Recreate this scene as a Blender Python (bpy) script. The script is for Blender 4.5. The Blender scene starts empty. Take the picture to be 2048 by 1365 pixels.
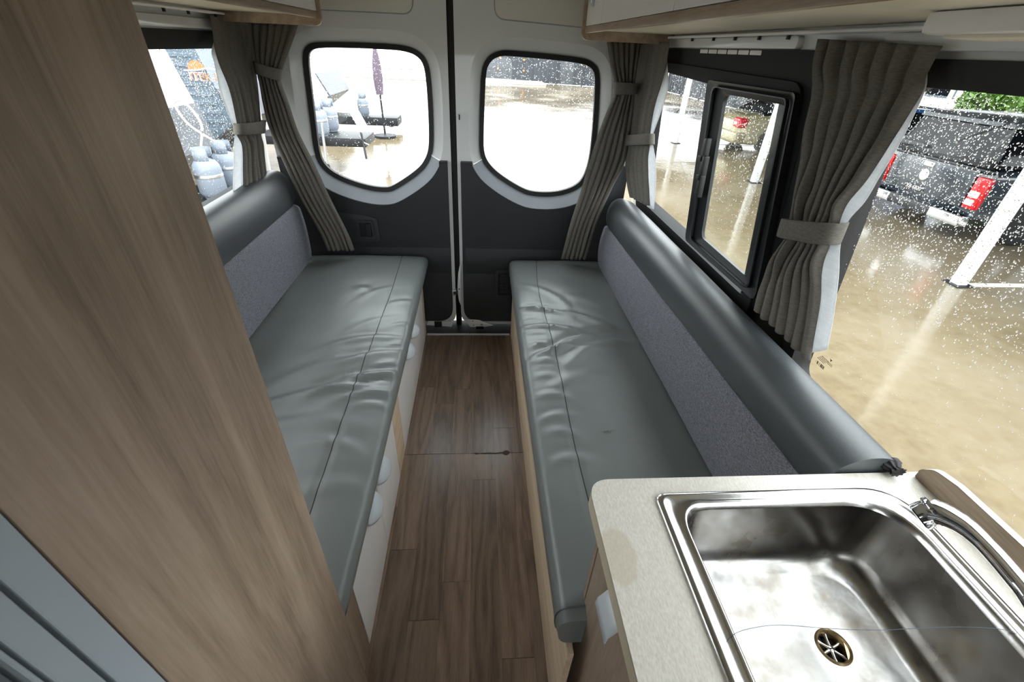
import bpy, bmesh, math, random
import numpy as np
from mathutils import Vector, Matrix, noise

random.seed(7)
SC = bpy.context.scene
COL = SC.collection

# ------------------------------------------------------------------ camera
F = 882.0; CX, CY = 1024.0, 682.5; VPX, VPY = 958.0, 90.0
CAMP = Vector((0, 0, 1.62))
_f = Vector((VPX - CX, VPY - CY, F)).normalized()          # world +y in camera axes (x right, y down, z forward)
_d = Vector((0, 1, 0)); _d = (_d - _f * _d.dot(_f)).normalized()   # world down
_x = Vector((_f.z * _d.y - _f.y * _d.z, _f.x * _d.z - _f.z * _d.x, _f.y * _d.x - _f.x * _d.y))
if _x.x < 0: _x = -_x
RW = Matrix((_x, _f, -_d))                                  # camera vector -> world vector
cam = bpy.data.cameras.new('camera')
cam.sensor_width = 36.0; cam.lens = F / 2048 * 36.0; cam.clip_start = 0.02; cam.clip_end = 400
cam_o = bpy.data.objects.new('camera', cam); COL.objects.link(cam_o)
cx_, cy_, cz_ = RW @ Vector((1, 0, 0)), RW @ Vector((0, -1, 0)), RW @ Vector((0, 0, -1))
cam_o.matrix_world = Matrix(((cx_.x, cy_.x, cz_.x, CAMP.x), (cx_.y, cy_.y, cz_.y, CAMP.y),
                             (cx_.z, cy_.z, cz_.z, CAMP.z), (0, 0, 0, 1)))
SC.camera = cam_o

# ------------------------------------------------------------------ world: bright overcast sky
SKY = 3.6
w = bpy.data.worlds.new('overcast_sky'); SC.world = w; w.use_nodes = True
bg = w.node_tree.nodes['Background']
bg.inputs['Color'].default_value = (0.94, 0.975, 1.0, 1); bg.inputs['Strength'].default_value = SKY
SC.view_settings.view_transform = 'Standard'; SC.view_settings.look = 'None'
SC.view_settings.exposure = 0.8; SC.view_settings.gamma = 1.0; SC.view_settings.use_curve_mapping = False

# ------------------------------------------------------------------ helpers
def ray(u, v): return RW @ Vector((u - CX, v - CY, F))
def at_plane(u, v, n, c):
    """point where the line of sight through a traced outline point meets the real plane n.P = c"""
    d = ray(u, v); n = Vector(n); t = (c - n.dot(CAMP)) / n.dot(d); return CAMP + d * t
def atx(u, v, x): return at_plane(u, v, (1, 0, 0), x)
def aty(u, v, y): return at_plane(u, v, (0, 1, 0), y)
def atz(u, v, z): return at_plane(u, v, (0, 0, 1), z)
LEAN = 0.08
XR = 0.915; XL = -1.155
def xr(z): return XR - LEAN * (z - 0.95)
def xl(z): return XL + LEAN * (z - 0.95)
def at_r(u, v, d=0.0): return at_plane(u, v, (1, 0, LEAN), XR + 0.95 * LEAN + d)
def at_l(u, v, d=0.0): return at_plane(u, v, (1, 0, -LEAN), XL - 0.95 * LEAN + d)

def setp(o, label=None, cat=None, group=None, kind=None):
    if label: o['label'] = label
    if cat: o['category'] = cat
    if group: o['group'] = group
    if kind: o['kind'] = kind
    return o
def thing(name, label, cat, loc=(0, 0, 0), group=None):
    o = bpy.data.objects.new(name, None); COL.objects.link(o); o.empty_display_size = 0.1
    o.location = loc
    return setp(o, label, cat, group)
def struct_root(name, label, cat='wall', loc=(0, 0, 0)):
    return setp(thing(name, label, cat, loc), kind='structure')
def world_off(o):
    v = Vector((0, 0, 0))
    while o is not None:
        v = v + o.location; o = o.parent
    return v
def mk(name, verts, faces, mat, parent=None, smooth=False, label=None):
    me = bpy.data.meshes.new(name)
    me.from_pydata([tuple(v) for v in verts], [], faces); me.update()
    return wrap(name, me, mat, parent, smooth, label)
def wrap(name, me, mat, parent=None, smooth=False, label=None):
    o = bpy.data.objects.new(name, me); COL.objects.link(o)
    if mat: me.materials.append(mat)
    if smooth:
        me.polygons.foreach_set('use_smooth', [True] * len(me.polygons))
    if parent:
        o.parent = parent; o.location = -world_off(parent)   # all vertices are written in world metres
    if label: o['label'] = label
    return o
def auto_smooth(o, ang=40):
    me = o.data
    me.polygons.foreach_set('use_smooth', [True] * len(me.polygons))
    bm = bmesh.new(); bm.from_mesh(me)
    for e in bm.edges:
        e.smooth = not (len(e.link_faces) == 2 and e.calc_face_angle(0) > math.radians(ang))
    bm.to_mesh(me); bm.free()
    return o
def fixn(o):
    bm = bmesh.new(); bm.from_mesh(o.data); bmesh.ops.recalc_face_normals(bm, faces=bm.faces); bm.to_mesh(o.data); bm.free()
    return o
def box(name, x0, x1, y0, y1, z0, z1, mat, parent=None, bev=0.0, seg=2, label=None):
    bm = bmesh.new()
    bmesh.ops.create_cube(bm, size=1)
    for v in bm.verts:
        v.co = Vector(((x0 + x1) / 2 + v.co.x * (x1 - x0), (y0 + y1) / 2 + v.co.y * (y1 - y0), (z0 + z1) / 2 + v.co.z * (z1 - z0)))
    if bev > 0:
        bmesh.ops.bevel(bm, geom=bm.edges[:], offset=bev, segments=seg, affect='EDGES', profile=0.6)
    me = bpy.data.meshes.new(name); bm.to_mesh(me); bm.free()
    o = wrap(name, me, mat, parent, False, label)
    if bev > 0 and seg > 1: auto_smooth(o)
    return o
def round_poly(pts, r, n=5):
    """2D polygon with rounded corners; r a number or a list"""
    out = []; N = len(pts)
    for i in range(N):
        p = Vector(pts[i][:2]); a = Vector(pts[i - 1][:2]); b = Vector(pts[(i + 1) % N][:2])
        rr = r[i] if isinstance(r, (list, tuple)) else r
        d1 = (a - p); d2 = (b - p); l1, l2 = d1.length, d2.length; d1 /= l1; d2 /= l2
        ang = math.acos(max(-1, min(1, d1.dot(d2)))); t = min(rr / math.tan(ang / 2), l1 * 0.49, l2 * 0.49)
        p1, p2 = p + d1 * t, p + d2 * t
        for k in range(n + 1):
            s = k / n; out.append(((1 - s) ** 2) * p1 + 2 * s * (1 - s) * p + s * s * p2)
    return out
def prism(name, poly, mapf, d0, d1, mat, parent=None, bev=0.0, label=None, smooth=True):
    """polygon (u,v) extruded from depth d0 to d1; mapf(u,v,d)->3D"""
    bm = bmesh.new()
    f = bm.faces.new([bm.verts.new(mapf(p[0], p[1], d0)) for p in poly])
    g = [bm.verts.new(mapf(p[0], p[1], d1)) for p in poly]
    f2 = bm.faces.new(g)
    fv = list(f.verts); N = len(fv)
    for i in range(N):
        bm.faces.new((fv[i], fv[(i + 1) % N], g[(i + 1) % N], g[i]))
    bmesh.ops.recalc_face_normals(bm, faces=bm.faces)
    if bev > 0:
        ed = [e for e in bm.edges if e.calc_face_angle(0) > 0.6]
        bmesh.ops.bevel(bm, geom=ed, offset=bev, segments=2, affect='EDGES', profile=0.6)
    me = bpy.data.meshes.new(name); bm.to_mesh(me); bm.free()
    o = wrap(name, me, mat, parent, False, label)
    if smooth: auto_smooth(o, 35)
    return o
def ring(name, outer, inner, mapf, d0, d1, mat, parent=None, label=None, di0=None, di1=None):
    """closed frame between two loops of equal count, from depth d0 to d1"""
    N = len(outer); di0 = d0 if di0 is None else di0; di1 = d1 if di1 is None else di1
    V = [mapf(p[0], p[1], d0) for p in outer] + [mapf(p[0], p[1], di0) for p in inner] + \
        [mapf(p[0], p[1], di1) for p in inner] + [mapf(p[0], p[1], d1) for p in outer]
    Fs = []
    for k in range(4):
        for i in range(N):
            j = (i + 1) % N; a, b = k * N, ((k + 1) % 4) * N
            Fs.append((a + i, a + j, b + j, b + i))
    o = fixn(mk(name, V, Fs, mat, parent, False, label))
    return auto_smooth(o, 35)
def holed_plate(name, outer, holes, mapf, d0, d1, mat, parent=None, label=None):
    bm = bmesh.new(); es = []
    for loop in [outer] + holes:
        vs = [bm.verts.new((p[0], p[1], 0)) for p in loop]
        for i in range(len(vs)): es.append(bm.edges.new((vs[i], vs[(i + 1) % len(vs)])))
    bmesh.ops.triangle_fill(bm, use_beauty=True, edges=es)
    bm.verts.ensure_lookup_table()
    fs = bm.faces[:]
    be = [e for e in bm.edges if len(e.link_faces) == 1]
    ret = bmesh.ops.duplicate(bm, geom=bm.verts[:] + bm.edges[:] + bm.faces[:])
    vm = ret['vert_map']
    uv = {v: (v.co.x, v.co.y) for v in bm.verts}
    old = [v for v in bm.verts if v in vm]
    pairs = {}
    dupl = set(g for g in ret['geom'] if isinstance(g, bmesh.types.BMVert))
    for v in list(bm.verts):
        if v not in dupl: pairs[v] = vm[v]
    for e in be:
        a, b = e.verts
        if a in pairs and b in pairs:
            bm.faces.new((a, b, pairs[b], pairs[a]))
    for v in bm.verts:
        u_ = uv[v]; v.co = Vector(mapf(u_[0], u_[1], d1 if v in dupl else d0))
    bmesh.ops.recalc_face_normals(bm, faces=bm.faces)
    me = bpy.data.meshes.new(name); bm.to_mesh(me); bm.free()
    return wrap(name, me, mat, parent, False, label)
def loft(name, rows, mat, parent=None, closed=False, caps=False, smooth=True, label=None):
    M = len(rows[0]); V = [p for r in rows for p in r]; Fs = []
    for i in range(len(rows) - 1):
        for j in range(M if closed else M - 1):
            k = (j + 1) % M
            Fs.append((i * M + j, i * M + k, (i + 1) * M + k, (i + 1) * M + j))
    if caps:
        Fs.append(tuple(range(M - 1, -1, -1))); Fs.append(tuple(range((len(rows) - 1) * M, len(rows) * M)))
    o = mk(name, V, Fs, mat, parent, smooth, label)
    if caps: fixn(o); auto_smooth(o, 45)
    return o
def catmull(pts, n=8):
    P = [Vector(p) for p in pts]; P = [P[0] * 2 - P[1]] + P + [P[-1] * 2 - P[-2]]; out = []
    for i in range(1, len(P) - 2):
        for k in range(n):
            t = k / n; a, b, c, d = P[i - 1:i + 3]
            out.append(0.5 * ((2 * b) + (c - a) * t + (2 * a - 5 * b + 4 * c - d) * t * t + (3 * b - a - 3 * c + d) * t ** 3))
    out.append(P[-2]); return out
def tube(name, path, rad, mat, parent=None, n=10, label=None, flat=1.0, closed=False):
    P = [Vector(p) for p in path]; rows = []; up = Vector((0, 0, 1))
    for i, p in enumerate(P):
        if closed: t = (P[(i + 1) % len(P)] - P[i - 1]).normalized()
        else: t = (P[min(i + 1, len(P) - 1)] - P[max(i - 1, 0)]).normalized()
        ref = up if abs(t.z) < 0.95 else Vector((1, 0, 0))
        a = t.cross(ref).normalized(); b = a.cross(t).normalized()
        r = rad[i] if isinstance(rad, (list, tuple)) else rad
        rows.append([p + a * (r * math.cos(2 * math.pi * k / n)) + b * (r * flat * math.sin(2 * math.pi * k / n)) for k in range(n)])
    if closed:
        rows.append(rows[0]); return loft(name, rows, mat, parent, closed=True, label=label)
    return loft(name, rows, mat, parent, closed=True, caps=True, label=label)
def lathe(name, prof, centre, mat, parent=None, n=24, axis='z', label=None):
    c = Vector(centre); rows = []
    for r, h in prof:
        row = []
        for k in range(n):
            a = 2 * math.pi * k / n; ca, sa = r * math.cos(a), r * math.sin(a)
            row.append(c + (Vector((ca, sa, h)) if axis == 'z' else Vector((ca, h, sa)) if axis == 'y' else Vector((h, ca, sa))))
        rows.append(row)
    return loft(name, rows, mat, parent, closed=True, caps=True, label=label)
def text_mesh(name, s, size, mat, M, parent=None, ext=0.001, label=None, align='CENTER'):
    cu = bpy.data.curves.new(name, 'FONT'); cu.body = s; cu.size = size; cu.extrude = ext; cu.align_x = align; cu.align_y = 'CENTER'
    cu.resolution_u = 3
    t = bpy.data.objects.new(name, cu); COL.objects.link(t)
    dg = bpy.context.evaluated_depsgraph_get()
    me = bpy.data.meshes.new_from_object(t.evaluated_get(dg)); bpy.data.objects.remove(t)
    me.transform(M)
    return wrap(name, me, mat, parent, False, label)

# ------------------------------------------------------------------ materials
def srgb(r, g, b):
    f = lambda c: (c / 255 / 12.92) if c / 255 <= 0.04045 else ((c / 255 + 0.055) / 1.055) ** 2.4
    return (f(r), f(g), f(b), 1)
def newmat(name):
    m = bpy.data.materials.new(name); m.use_nodes = True
    nt = m.node_tree; return m, nt, nt.nodes['Principled BSDF']
def N(nt, t, **kw):
    n = nt.nodes.new(t)
    for k, v in kw.items():
        if k.startswith('i_'): n.inputs[k[2:].replace('_', ' ')].default_value = v
        else: setattr(n, k, v)
    return n
def ramp(nt, stops):
    r = nt.nodes.new('ShaderNodeValToRGB'); e = r.color_ramp.elements
    while len(e) < len(stops): e.new(0.5)
    for el, (p, c) in zip(e, stops): el.position = p; el.color = c
    return r
def coords(nt, scale=(1, 1, 1), rnd=False):
    tc = N(nt, 'ShaderNodeTexCoord'); mp = N(nt, 'ShaderNodeMapping'); mp.inputs['Scale'].default_value = scale
    if rnd:
        oi = N(nt, 'ShaderNodeObjectInfo'); mu = N(nt, 'ShaderNodeVectorMath', operation='SCALE'); mu.inputs[0].default_value = (13, 37, 7)
        nt.links.new(oi.outputs['Random'], mu.inputs['Scale']); ad = N(nt, 'ShaderNodeVectorMath', operation='ADD')
        nt.links.new(tc.outputs['Object'], ad.inputs[0]); nt.links.new(mu.outputs[0], ad.inputs[1]); nt.links.new(ad.outputs[0], mp.inputs['Vector'])
    else:
        nt.links.new(tc.outputs['Object'], mp.inputs['Vector'])
    return mp.outputs['Vector']
def plain(name, col, rough=0.5, metal=0.0, var=0.06, scale=8, bump=0.0, bscale=300, spec=0.5, coat=0.0):
    """one colour with slight mottling, and optional fine relief"""
    m, nt, b = newmat(name); L = nt.links
    v = coords(nt); n = N(nt, 'ShaderNodeTexNoise'); n.inputs['Scale'].default_value = scale; n.inputs['Detail'].default_value = 3; L.new(v, n.inputs['Vector'])
    lo = tuple(c * (1 - var) for c in col[:3]) + (1,); hi = tuple(min(1, c * (1 + var)) for c in col[:3]) + (1,)
    r = ramp(nt, [(0.3, lo), (0.7, hi)]); L.new(n.outputs['Fac'], r.inputs['Fac']); L.new(r.outputs['Color'], b.inputs['Base Color'])
    b.inputs['Roughness'].default_value = rough; b.inputs['Metallic'].default_value = metal; b.inputs['Specular IOR Level'].default_value = spec
    b.inputs['Coat Weight'].default_value = coat
    if bump > 0:
        n2 = N(nt, 'ShaderNodeTexNoise'); n2.inputs['Scale'].default_value = bscale; n2.inputs['Detail'].default_value = 2; L.new(v, n2.inputs['Vector'])
        bp = N(nt, 'ShaderNodeBump'); bp.inputs['Strength'].default_value = bump; bp.inputs['Distance'].default_value = 0.001
        L.new(n2.outputs['Fac'], bp.inputs['Height']); L.new(bp.outputs['Normal'], b.inputs['Normal'])
    return m
def wood(name, c_dark, c_mid, c_light, grain='z', rough=0.45, fine=1.0, rnd=False, contrast=0.5, ring_scale=6.0):
    m, nt, b = newmat(name); L = nt.links
    st = {'z': (1, 1, 0.06), 'y': (1, 0.06, 1), 'x': (0.06, 1, 1)}[grain]
    v = coords(nt, st, rnd)
    n1 = N(nt, 'ShaderNodeTexNoise'); n1.inputs['Scale'].default_value = 90 * fine; n1.inputs['Detail'].default_value = 5; n1.inputs['Roughness'].default_value = 0.65
    L.new(v, n1.inputs['Vector'])
    st2 = {'z': (1, 1, 0.09), 'y': (1, 0.09, 1), 'x': (0.09, 1, 1)}[grain]
    v2 = coords(nt, st2, rnd)
    n2 = N(nt, 'ShaderNodeTexNoise'); n2.inputs['Scale'].default_value = ring_scale; n2.inputs['Detail'].default_value = 2; L.new(v2, n2.inputs['Vector'])
    mul = N(nt, 'ShaderNodeMath', operation='MULTIPLY'); mul.inputs[1].default_value = 14; L.new(n2.outputs['Fac'], mul.inputs[0])
    fr = N(nt, 'ShaderNodeMath', operation='PINGPONG'); fr.inputs[1].default_value = 1.0; L.new(mul.outputs[0], fr.inputs[0])
    mx = N(nt, 'ShaderNodeMix'); mx.data_type = 'FLOAT'; mx.inputs[0].default_value = contrast
    L.new(n1.outputs['Fac'], mx.inputs[2]); L.new(fr.outputs[0], mx.inputs[3])
    r = ramp(nt, [(0.22, c_dark), (0.5, c_mid), (0.8, c_light)]); L.new(mx.outputs[0], r.inputs['Fac'])
    col = r.outputs['Color']
    if rnd:
        oi = N(nt, 'ShaderNodeObjectInfo'); hs = N(nt, 'ShaderNodeHueSaturation')
        mr = N(nt, 'ShaderNodeMapRange'); mr.inputs['To Min'].default_value = 0.82; mr.inputs['To Max'].default_value = 1.18
        L.new(oi.outputs['Random'], mr.inputs['Value']); L.new(mr.outputs[0], hs.inputs['Value']); L.new(col, hs.inputs['Color']); col = hs.outputs['Color']
    L.new(col, b.inputs['Base Color']); b.inputs['Roughness'].default_value = rough
    bp = N(nt, 'ShaderNodeBump'); bp.inputs['Strength'].default_value = 0.25; bp.inputs['Distance'].default_value = 0.0008
    L.new(n1.outputs['Fac'], bp.inputs['Height']); L.new(bp.outputs['Normal'], b.inputs['Normal'])
    return m
def fabric(name, c1, c2, scale=900, stretch=(1, 1, 1), rough=0.95, bump=0.5, trans=0.0, big=25):
    m, nt, b = newmat(name); L = nt.links
    v = coords(nt, stretch); n1 = N(nt, 'ShaderNodeTexNoise'); n1.inputs['Scale'].default_value = scale; n1.inputs['Detail'].default_value = 2; L.new(v, n1.inputs['Vector'])
    v2 = coords(nt, (1, 1, 5)); n2 = N(nt, 'ShaderNodeTexNoise'); n2.inputs['Scale'].default_value = big; n2.inputs['Detail'].default_value = 4; L.new(v2, n2.inputs['Vector'])
    mx = N(nt, 'ShaderNodeMix'); mx.data_type = 'FLOAT'; mx.inputs[0].default_value = 0.45; L.new(n1.outputs['Fac'], mx.inputs[2]); L.new(n2.outputs['Fac'], mx.inputs[3])
    r = ramp(nt, [(0.35, c1), (0.65, c2)]); L.new(mx.outputs[0], r.inputs['Fac']); L.new(r.outputs['Color'], b.inputs['Base Color'])
    b.inputs['Roughness'].default_value = rough; b.inputs['Specular IOR Level'].default_value = 0.2
    bp = N(nt, 'ShaderNodeBump'); bp.inputs['Strength'].default_value = bump; bp.inputs['Distance'].default_value = 0.001
    L.new(n1.outputs['Fac'], bp.inputs['Height']); L.new(bp.outputs['Normal'], b.inputs['Normal'])
    if trans > 0:
        tr = N(nt, 'ShaderNodeBsdfTranslucent'); L.new(r.outputs['Color'], tr.inputs['Color']); ms = N(nt, 'ShaderNodeMixShader'); ms.inputs[0].default_value = trans
        out = nt.nodes['Material Output']; L.new(b.outputs[0], ms.inputs[1]); L.new(tr.outputs[0], ms.inputs[2]); L.new(ms.outputs[0], out.inputs['Surface'])
    return m
def pane_glass(name, tint=(0.93, 0.96, 0.95, 1)):
    """clear thin pane: lets light straight through, reflects by Fresnel"""
    m, nt, b = newmat(name); L = nt.links; nt.nodes.remove(b)
    tr = N(nt, 'ShaderNodeBsdfTransparent'); tr.inputs['Color'].default_value = tint
    gl = N(nt, 'ShaderNodeBsdfGlossy'); gl.inputs['Roughness'].default_value = 0.01
    lw = N(nt, 'ShaderNodeLayerWeight'); lw.inputs['Blend'].default_value = 0.5; pw = N(nt, 'ShaderNodeMath', operation='POWER'); pw.inputs[1].default_value = 5; L.new(lw.outputs['Facing'], pw.inputs[0])
    fr = N(nt, 'ShaderNodeMath', operation='MULTIPLY_ADD'); fr.inputs[1].default_value = 0.9; fr.inputs[2].default_value = 0.045; L.new(pw.outputs[0], fr.inputs[0])
    ms = N(nt, 'ShaderNodeMixShader'); L.new(fr.outputs[0], ms.inputs[0]); L.new(tr.outputs[0], ms.inputs[1]); L.new(gl.outputs[0], ms.inputs[2])
    L.new(ms.outputs[0], nt.nodes['Material Output'].inputs['Surface']); return m

M_white = plain('white_laminate', srgb(232, 230, 230), 0.35, var=0.02)
M_cream = plain('cream_board', srgb(226, 218, 200), 0.5, var=0.03)
M_metal_w = plain('white_painted_metal', srgb(222, 224, 224), 0.28, var=0.03, scale=3, coat=0.3)
M_cover = plain('beige_cover', srgb(222, 219, 211), 0.6, var=0.02, bump=0.2)
M_trim = plain('charcoal_plastic', srgb(36, 38, 42), 0.5, var=0.08, bump=0.35, bscale=700)
M_trimlip = plain('grey_plastic', srgb(160, 165, 172), 0.45, var=0.04, bump=0.2, bscale=700)
M_black = plain('black_rubber', srgb(16, 16, 17), 0.6, var=0.1)
M_blackp = plain('black_plastic', srgb(26, 28, 30), 0.38, var=0.08)
M_frame = plain('matt_black_frame', srgb(22, 23, 25), 0.65, var=0.08, spec=0.3)
M_carpet = plain('dark_step_mat', srgb(30, 31, 34), 0.95, var=0.2, scale=200)
M_oak = wood('pale_oak_laminate', srgb(118, 101, 86), srgb(150, 131, 114), srgb(168, 150, 133), 'z', 0.42, 1.9, contrast=0.28, ring_scale=5)
M_oakh = wood('pale_oak_edge', srgb(124, 106, 88), srgb(160, 140, 118), srgb(182, 162, 140), 'y', 0.42, 1.6, contrast=0.2)
M_oakp = wood('cream_oak_board', srgb(190, 165, 136), srgb(215, 192, 164), srgb(228, 208, 182), 'y', 0.5, contrast=0.25)
M_floor = wood('brown_oak_vinyl', srgb(90, 75, 64), srgb(128, 108, 93), srgb(150, 130, 113), 'y', 0.28, 2.6, rnd=True, contrast=0.3, ring_scale=9)
M_vinyl = plain('grey_green_vinyl', srgb(110, 115, 114), 0.30, var=0.05, scale=5, bump=0.3, bscale=900, spec=0.55)
M_vinyl_d = plain('dark_grey_vinyl', srgb(70, 74, 77), 0.35, var=0.05, scale=5, bump=0.4, bscale=800, spec=0.55)
M_thread = plain('dark_stitching', srgb(44, 46, 46), 0.7)
M_insert = fabric('grey_seat_fabric', srgb(76, 77, 83), srgb(150, 151, 160), 420, big=110)
M_curt = fabric('grey_linen', srgb(92, 89, 83), srgb(128, 124, 117), 1400, (1, 1, 1.5), trans=0.06, big=90, bump=0.2)
M_line = fabric('white_lining', srgb(225, 228, 230), srgb(245, 246, 248), 500, trans=0.45, bump=0.1)
M_steel = plain('brushed_steel', (0.55, 0.54, 0.52, 1), 0.2, metal=1.0, var=0.12, scale=9, bump=0.15, bscale=60)
M_chrome = plain('chrome', (0.82, 0.83, 0.85, 1), 0.06, metal=1.0, var=0.01)
M_alu = plain('satin_aluminium', (0.62, 0.64, 0.66, 1), 0.35, metal=1.0, var=0.03)
M_silverp = plain('silver_plastic', srgb(196, 202, 208), 0.35, var=0.03)
M_rust = plain('rusty_rim', srgb(176, 152, 112), 0.35, metal=0.8, var=0.35, scale=60)
M_pane = pane_glass('window_pane')
M_glassd = plain('dark_vehicle_glass', srgb(10, 13, 18), 0.08, var=0.05, spec=0.25)
# counter: pale linen laminate with one dried water stain
def counter_mat():
    m, nt, b = newmat('linen_laminate'); L = nt.links
    v = coords(nt, (1, 0.35, 1)); n = N(nt, 'ShaderNodeTexNoise'); n.inputs['Scale'].default_value = 420; n.inputs['Detail'].default_value = 2; L.new(v, n.inputs['Vector'])
    r = ramp(nt, [(0.3, srgb(206, 200, 190)), (0.7, srgb(226, 222, 213))]); L.new(n.outputs['Fac'], r.inputs['Fac'])
    tc = N(nt, 'ShaderNodeTexCoord'); mp = N(nt, 'ShaderNodeMapping'); c = atz(1245, 1100, 0.92)
    mp.inputs['Location'].default_value = (-c.x / 0.030, -c.y / 0.055, -0.92); mp.inputs['Scale'].default_value = (1 / 0.030, 1 / 0.055, 1)
    nd = N(nt, 'ShaderNodeTexNoise'); nd.inputs['Scale'].default_value = 40; L.new(tc.outputs['Object'], nd.inputs['Vector'])
    ad = N(nt, 'ShaderNodeVectorMath', operation='MULTIPLY_ADD'); ad.inputs[1].default_value = (0.02, 0.02, 0); L.new(nd.outputs['Color'], ad.inputs[0]); L.new(tc.outputs['Object'], ad.inputs[2])
    L.new(ad.outputs[0], mp.inputs['Vector'])
    ln = N(nt, 'ShaderNodeVectorMath', operation='LENGTH'); L.new(mp.outputs[0], ln.inputs[0])
    rr = ramp(nt, [(0.86, (0.55, 0.55, 0.55, 1)), (1.0, (0, 0, 0, 1))]); L.new(ln.outputs['Value'], rr.inputs['Fac'])
    mx = N(nt, 'ShaderNodeMix'); mx.data_type = 'RGBA'; L.new(rr.outputs['Color'], mx.inputs[0]); L.new(r.outputs['Color'], mx.inputs[6]); mx.inputs[7].default_value = srgb(196, 184, 162)
    L.new(mx.outputs[2], b.inputs['Base Color']); b.inputs['Roughness'].default_value = 0.3
    return m
M_counter = counter_mat()
# wet concrete: tan, mostly glossy with drier blotches
def ground_mat():
    m, nt, b = newmat('wet_concrete'); L = nt.links
    v = coords(nt); n = N(nt, 'ShaderNodeTexNoise'); n.inputs['Scale'].default_value = 0.5; n.inputs['Detail'].default_value = 6; L.new(v, n.inputs['Vector'])
    n3 = N(nt, 'ShaderNodeTexNoise'); n3.inputs['Scale'].default_value = 9; n3.inputs['Detail'].default_value = 4; L.new(v, n3.inputs['Vector'])
    mx = N(nt, 'ShaderNodeMix'); mx.data_type = 'FLOAT'; mx.inputs[0].default_value = 0.3; L.new(n.outputs['Fac'], mx.inputs[2]); L.new(n3.outputs['Fac'], mx.inputs[3])
    r = ramp(nt, [(0.32, srgb(104, 91, 70)), (0.5, srgb(124, 112, 90)), (0.7, srgb(137, 126, 107))]); L.new(mx.outputs[0], r.inputs['Fac']); L.new(r.outputs['Color'], b.inputs['Base Color'])
    r2 = ramp(nt, [(0.38, (0.05,) * 3 + (1,)), (0.62, (0.20,) * 3 + (1,))]); L.new(n.outputs['Fac'], r2.inputs['Fac']); L.new(r2.outputs['Color'], b.inputs['Roughness'])
    b.inputs['IOR'].default_value = 1.4
    n2 = N(nt, 'ShaderNodeTexNoise'); n2.inputs['Scale'].default_value = 5; n2.inputs['Detail'].default_value = 3; L.new(v, n2.inputs['Vector'])
    bp = N(nt, 'ShaderNodeBump'); bp.inputs['Strength'].default_value = 0.12; bp.inputs['Distance'].default_value = 0.02; L.new(n2.outputs['Fac'], bp.inputs['Height']); L.new(bp.outputs['Normal'], b.inputs['Normal'])
    return m
M_ground = ground_mat()
def drop_mat():
    m, nt, b = newmat('rain_water'); nt.nodes.remove(b)
    g = N(nt, 'ShaderNodeBsdfGlass'); g.inputs['IOR'].default_value = 1.33; g.inputs['Roughness'].default_value = 0.0
    nt.links.new(g.outputs[0], nt.nodes['Material Output'].inputs['Surface']); return m
M_drop = drop_mat()

# ------------------------------------------------------------------ mapping functions
mapR = lambda u, v, d: (xr(v) + d, u, v)         # right wall: u = y, v = z, d outward
mapL = lambda u, v, d: (xl(v) - d, u, v)
mapD = lambda u, v, d: (u, d, v)                 # doors: u = x, v = z, d = y
mapF = lambda u, v, d: (d, u, v)                 # plane x = d

ZG = -0.62
# ================================================================== STRUCTURE: van shell
YD = 2.60                                         # inner face of the rear doors
fl = struct_root('floor', 'brown wood-look plank floor running down the aisle between the benches', 'floor', (0, 0, 0))
box('floor_base', -1.16, 0.96, -1.6, 2.50, -0.06, -0.004, M_blackp, fl)
PW = 0.1035
px0 = -0.03 - 4 * PW
joints = [[2.26, 1.17], [1.95, 0.98], [1.81, 0.725], [1.93, 0.85], [2.2, 1.3], [1.62, 0.6], [2.0, 1.0]]
SEAM = 1.455
kk = 0
for c in range(7):
    xa, xb = px0 + c * PW, px0 + (c + 1) * PW
    xa, xb = max(xa, -0.36), min(xb, 0.26)
    if xb - xa < 0.01: continue
    cuts = sorted(set([2.495] + joints[c] + [SEAM, 0.1, -0.8, -1.55]), reverse=True)
    for a, b in zip(cuts[:-1], cuts[1:]):
        g = 0.0012 if SEAM in (a, b) else 0.0002
        box('plank', xa + 0.0002, xb - 0.0002, b + g, a - g, -0.004, 0.0, M_floor, fl)
# dark scuff at the sheet join
def scuff():
    pts = []
    n = 26
    top, bot = [], []
    for i in range(n + 1):
        t = i / n; x = -0.02 + 0.165 * t
        wv = 0.0035 + 0.004 * noise.noise(Vector((t * 9, 1.3, 0))) + (0.010 if t > 0.8 else 0.0) * math.sin((t - 0.8) / 0.2 * math.pi) + 0.002 * t
        cyy = SEAM - 0.002 + 0.004 * noise.noise(Vector((t * 6, 8, 0))) + 0.012 * max(0, t - 0.75)
        top.append((x, cyy + wv, 0.0008)); bot.append((x, cyy - wv, 0.0008))
    V = top + bot
    return mk('scuff_mark', V, [(i, i + 1, n + 2 + i, n + 1 + i) for i in range(n)], plain('dark_scuff', srgb(58, 36, 24), 0.6, var=0.25, scale=60), fl)
scuff()
th = box('trim_1', -0.345, 0.205, 2.488, 2.505, -0.004, 0.004, M_metal_w, None, 0.001)
setp(th, 'white metal threshold strip at the end of the wooden floor', 'trim', kind='structure')
for xx in (-0.06,):
    lathe('screw', [(0.003, 0.0), (0.003, 0.001)], (xx, 2.4965, 0.004), M_blackp, th, 8)
st = box('trim_2', -1.0, 0.8, 2.506, 2.70, -0.05, -0.012, M_carpet, None)
setp(st, 'dark rear step below the back doors', 'step', kind='structure')

ce = box('ceiling', -1.12, 0.9, -1.6, 2.64, 1.98, 2.02, M_metal_w); setp(ce, 'white ceiling of the van', 'ceiling', kind='structure')

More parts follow.
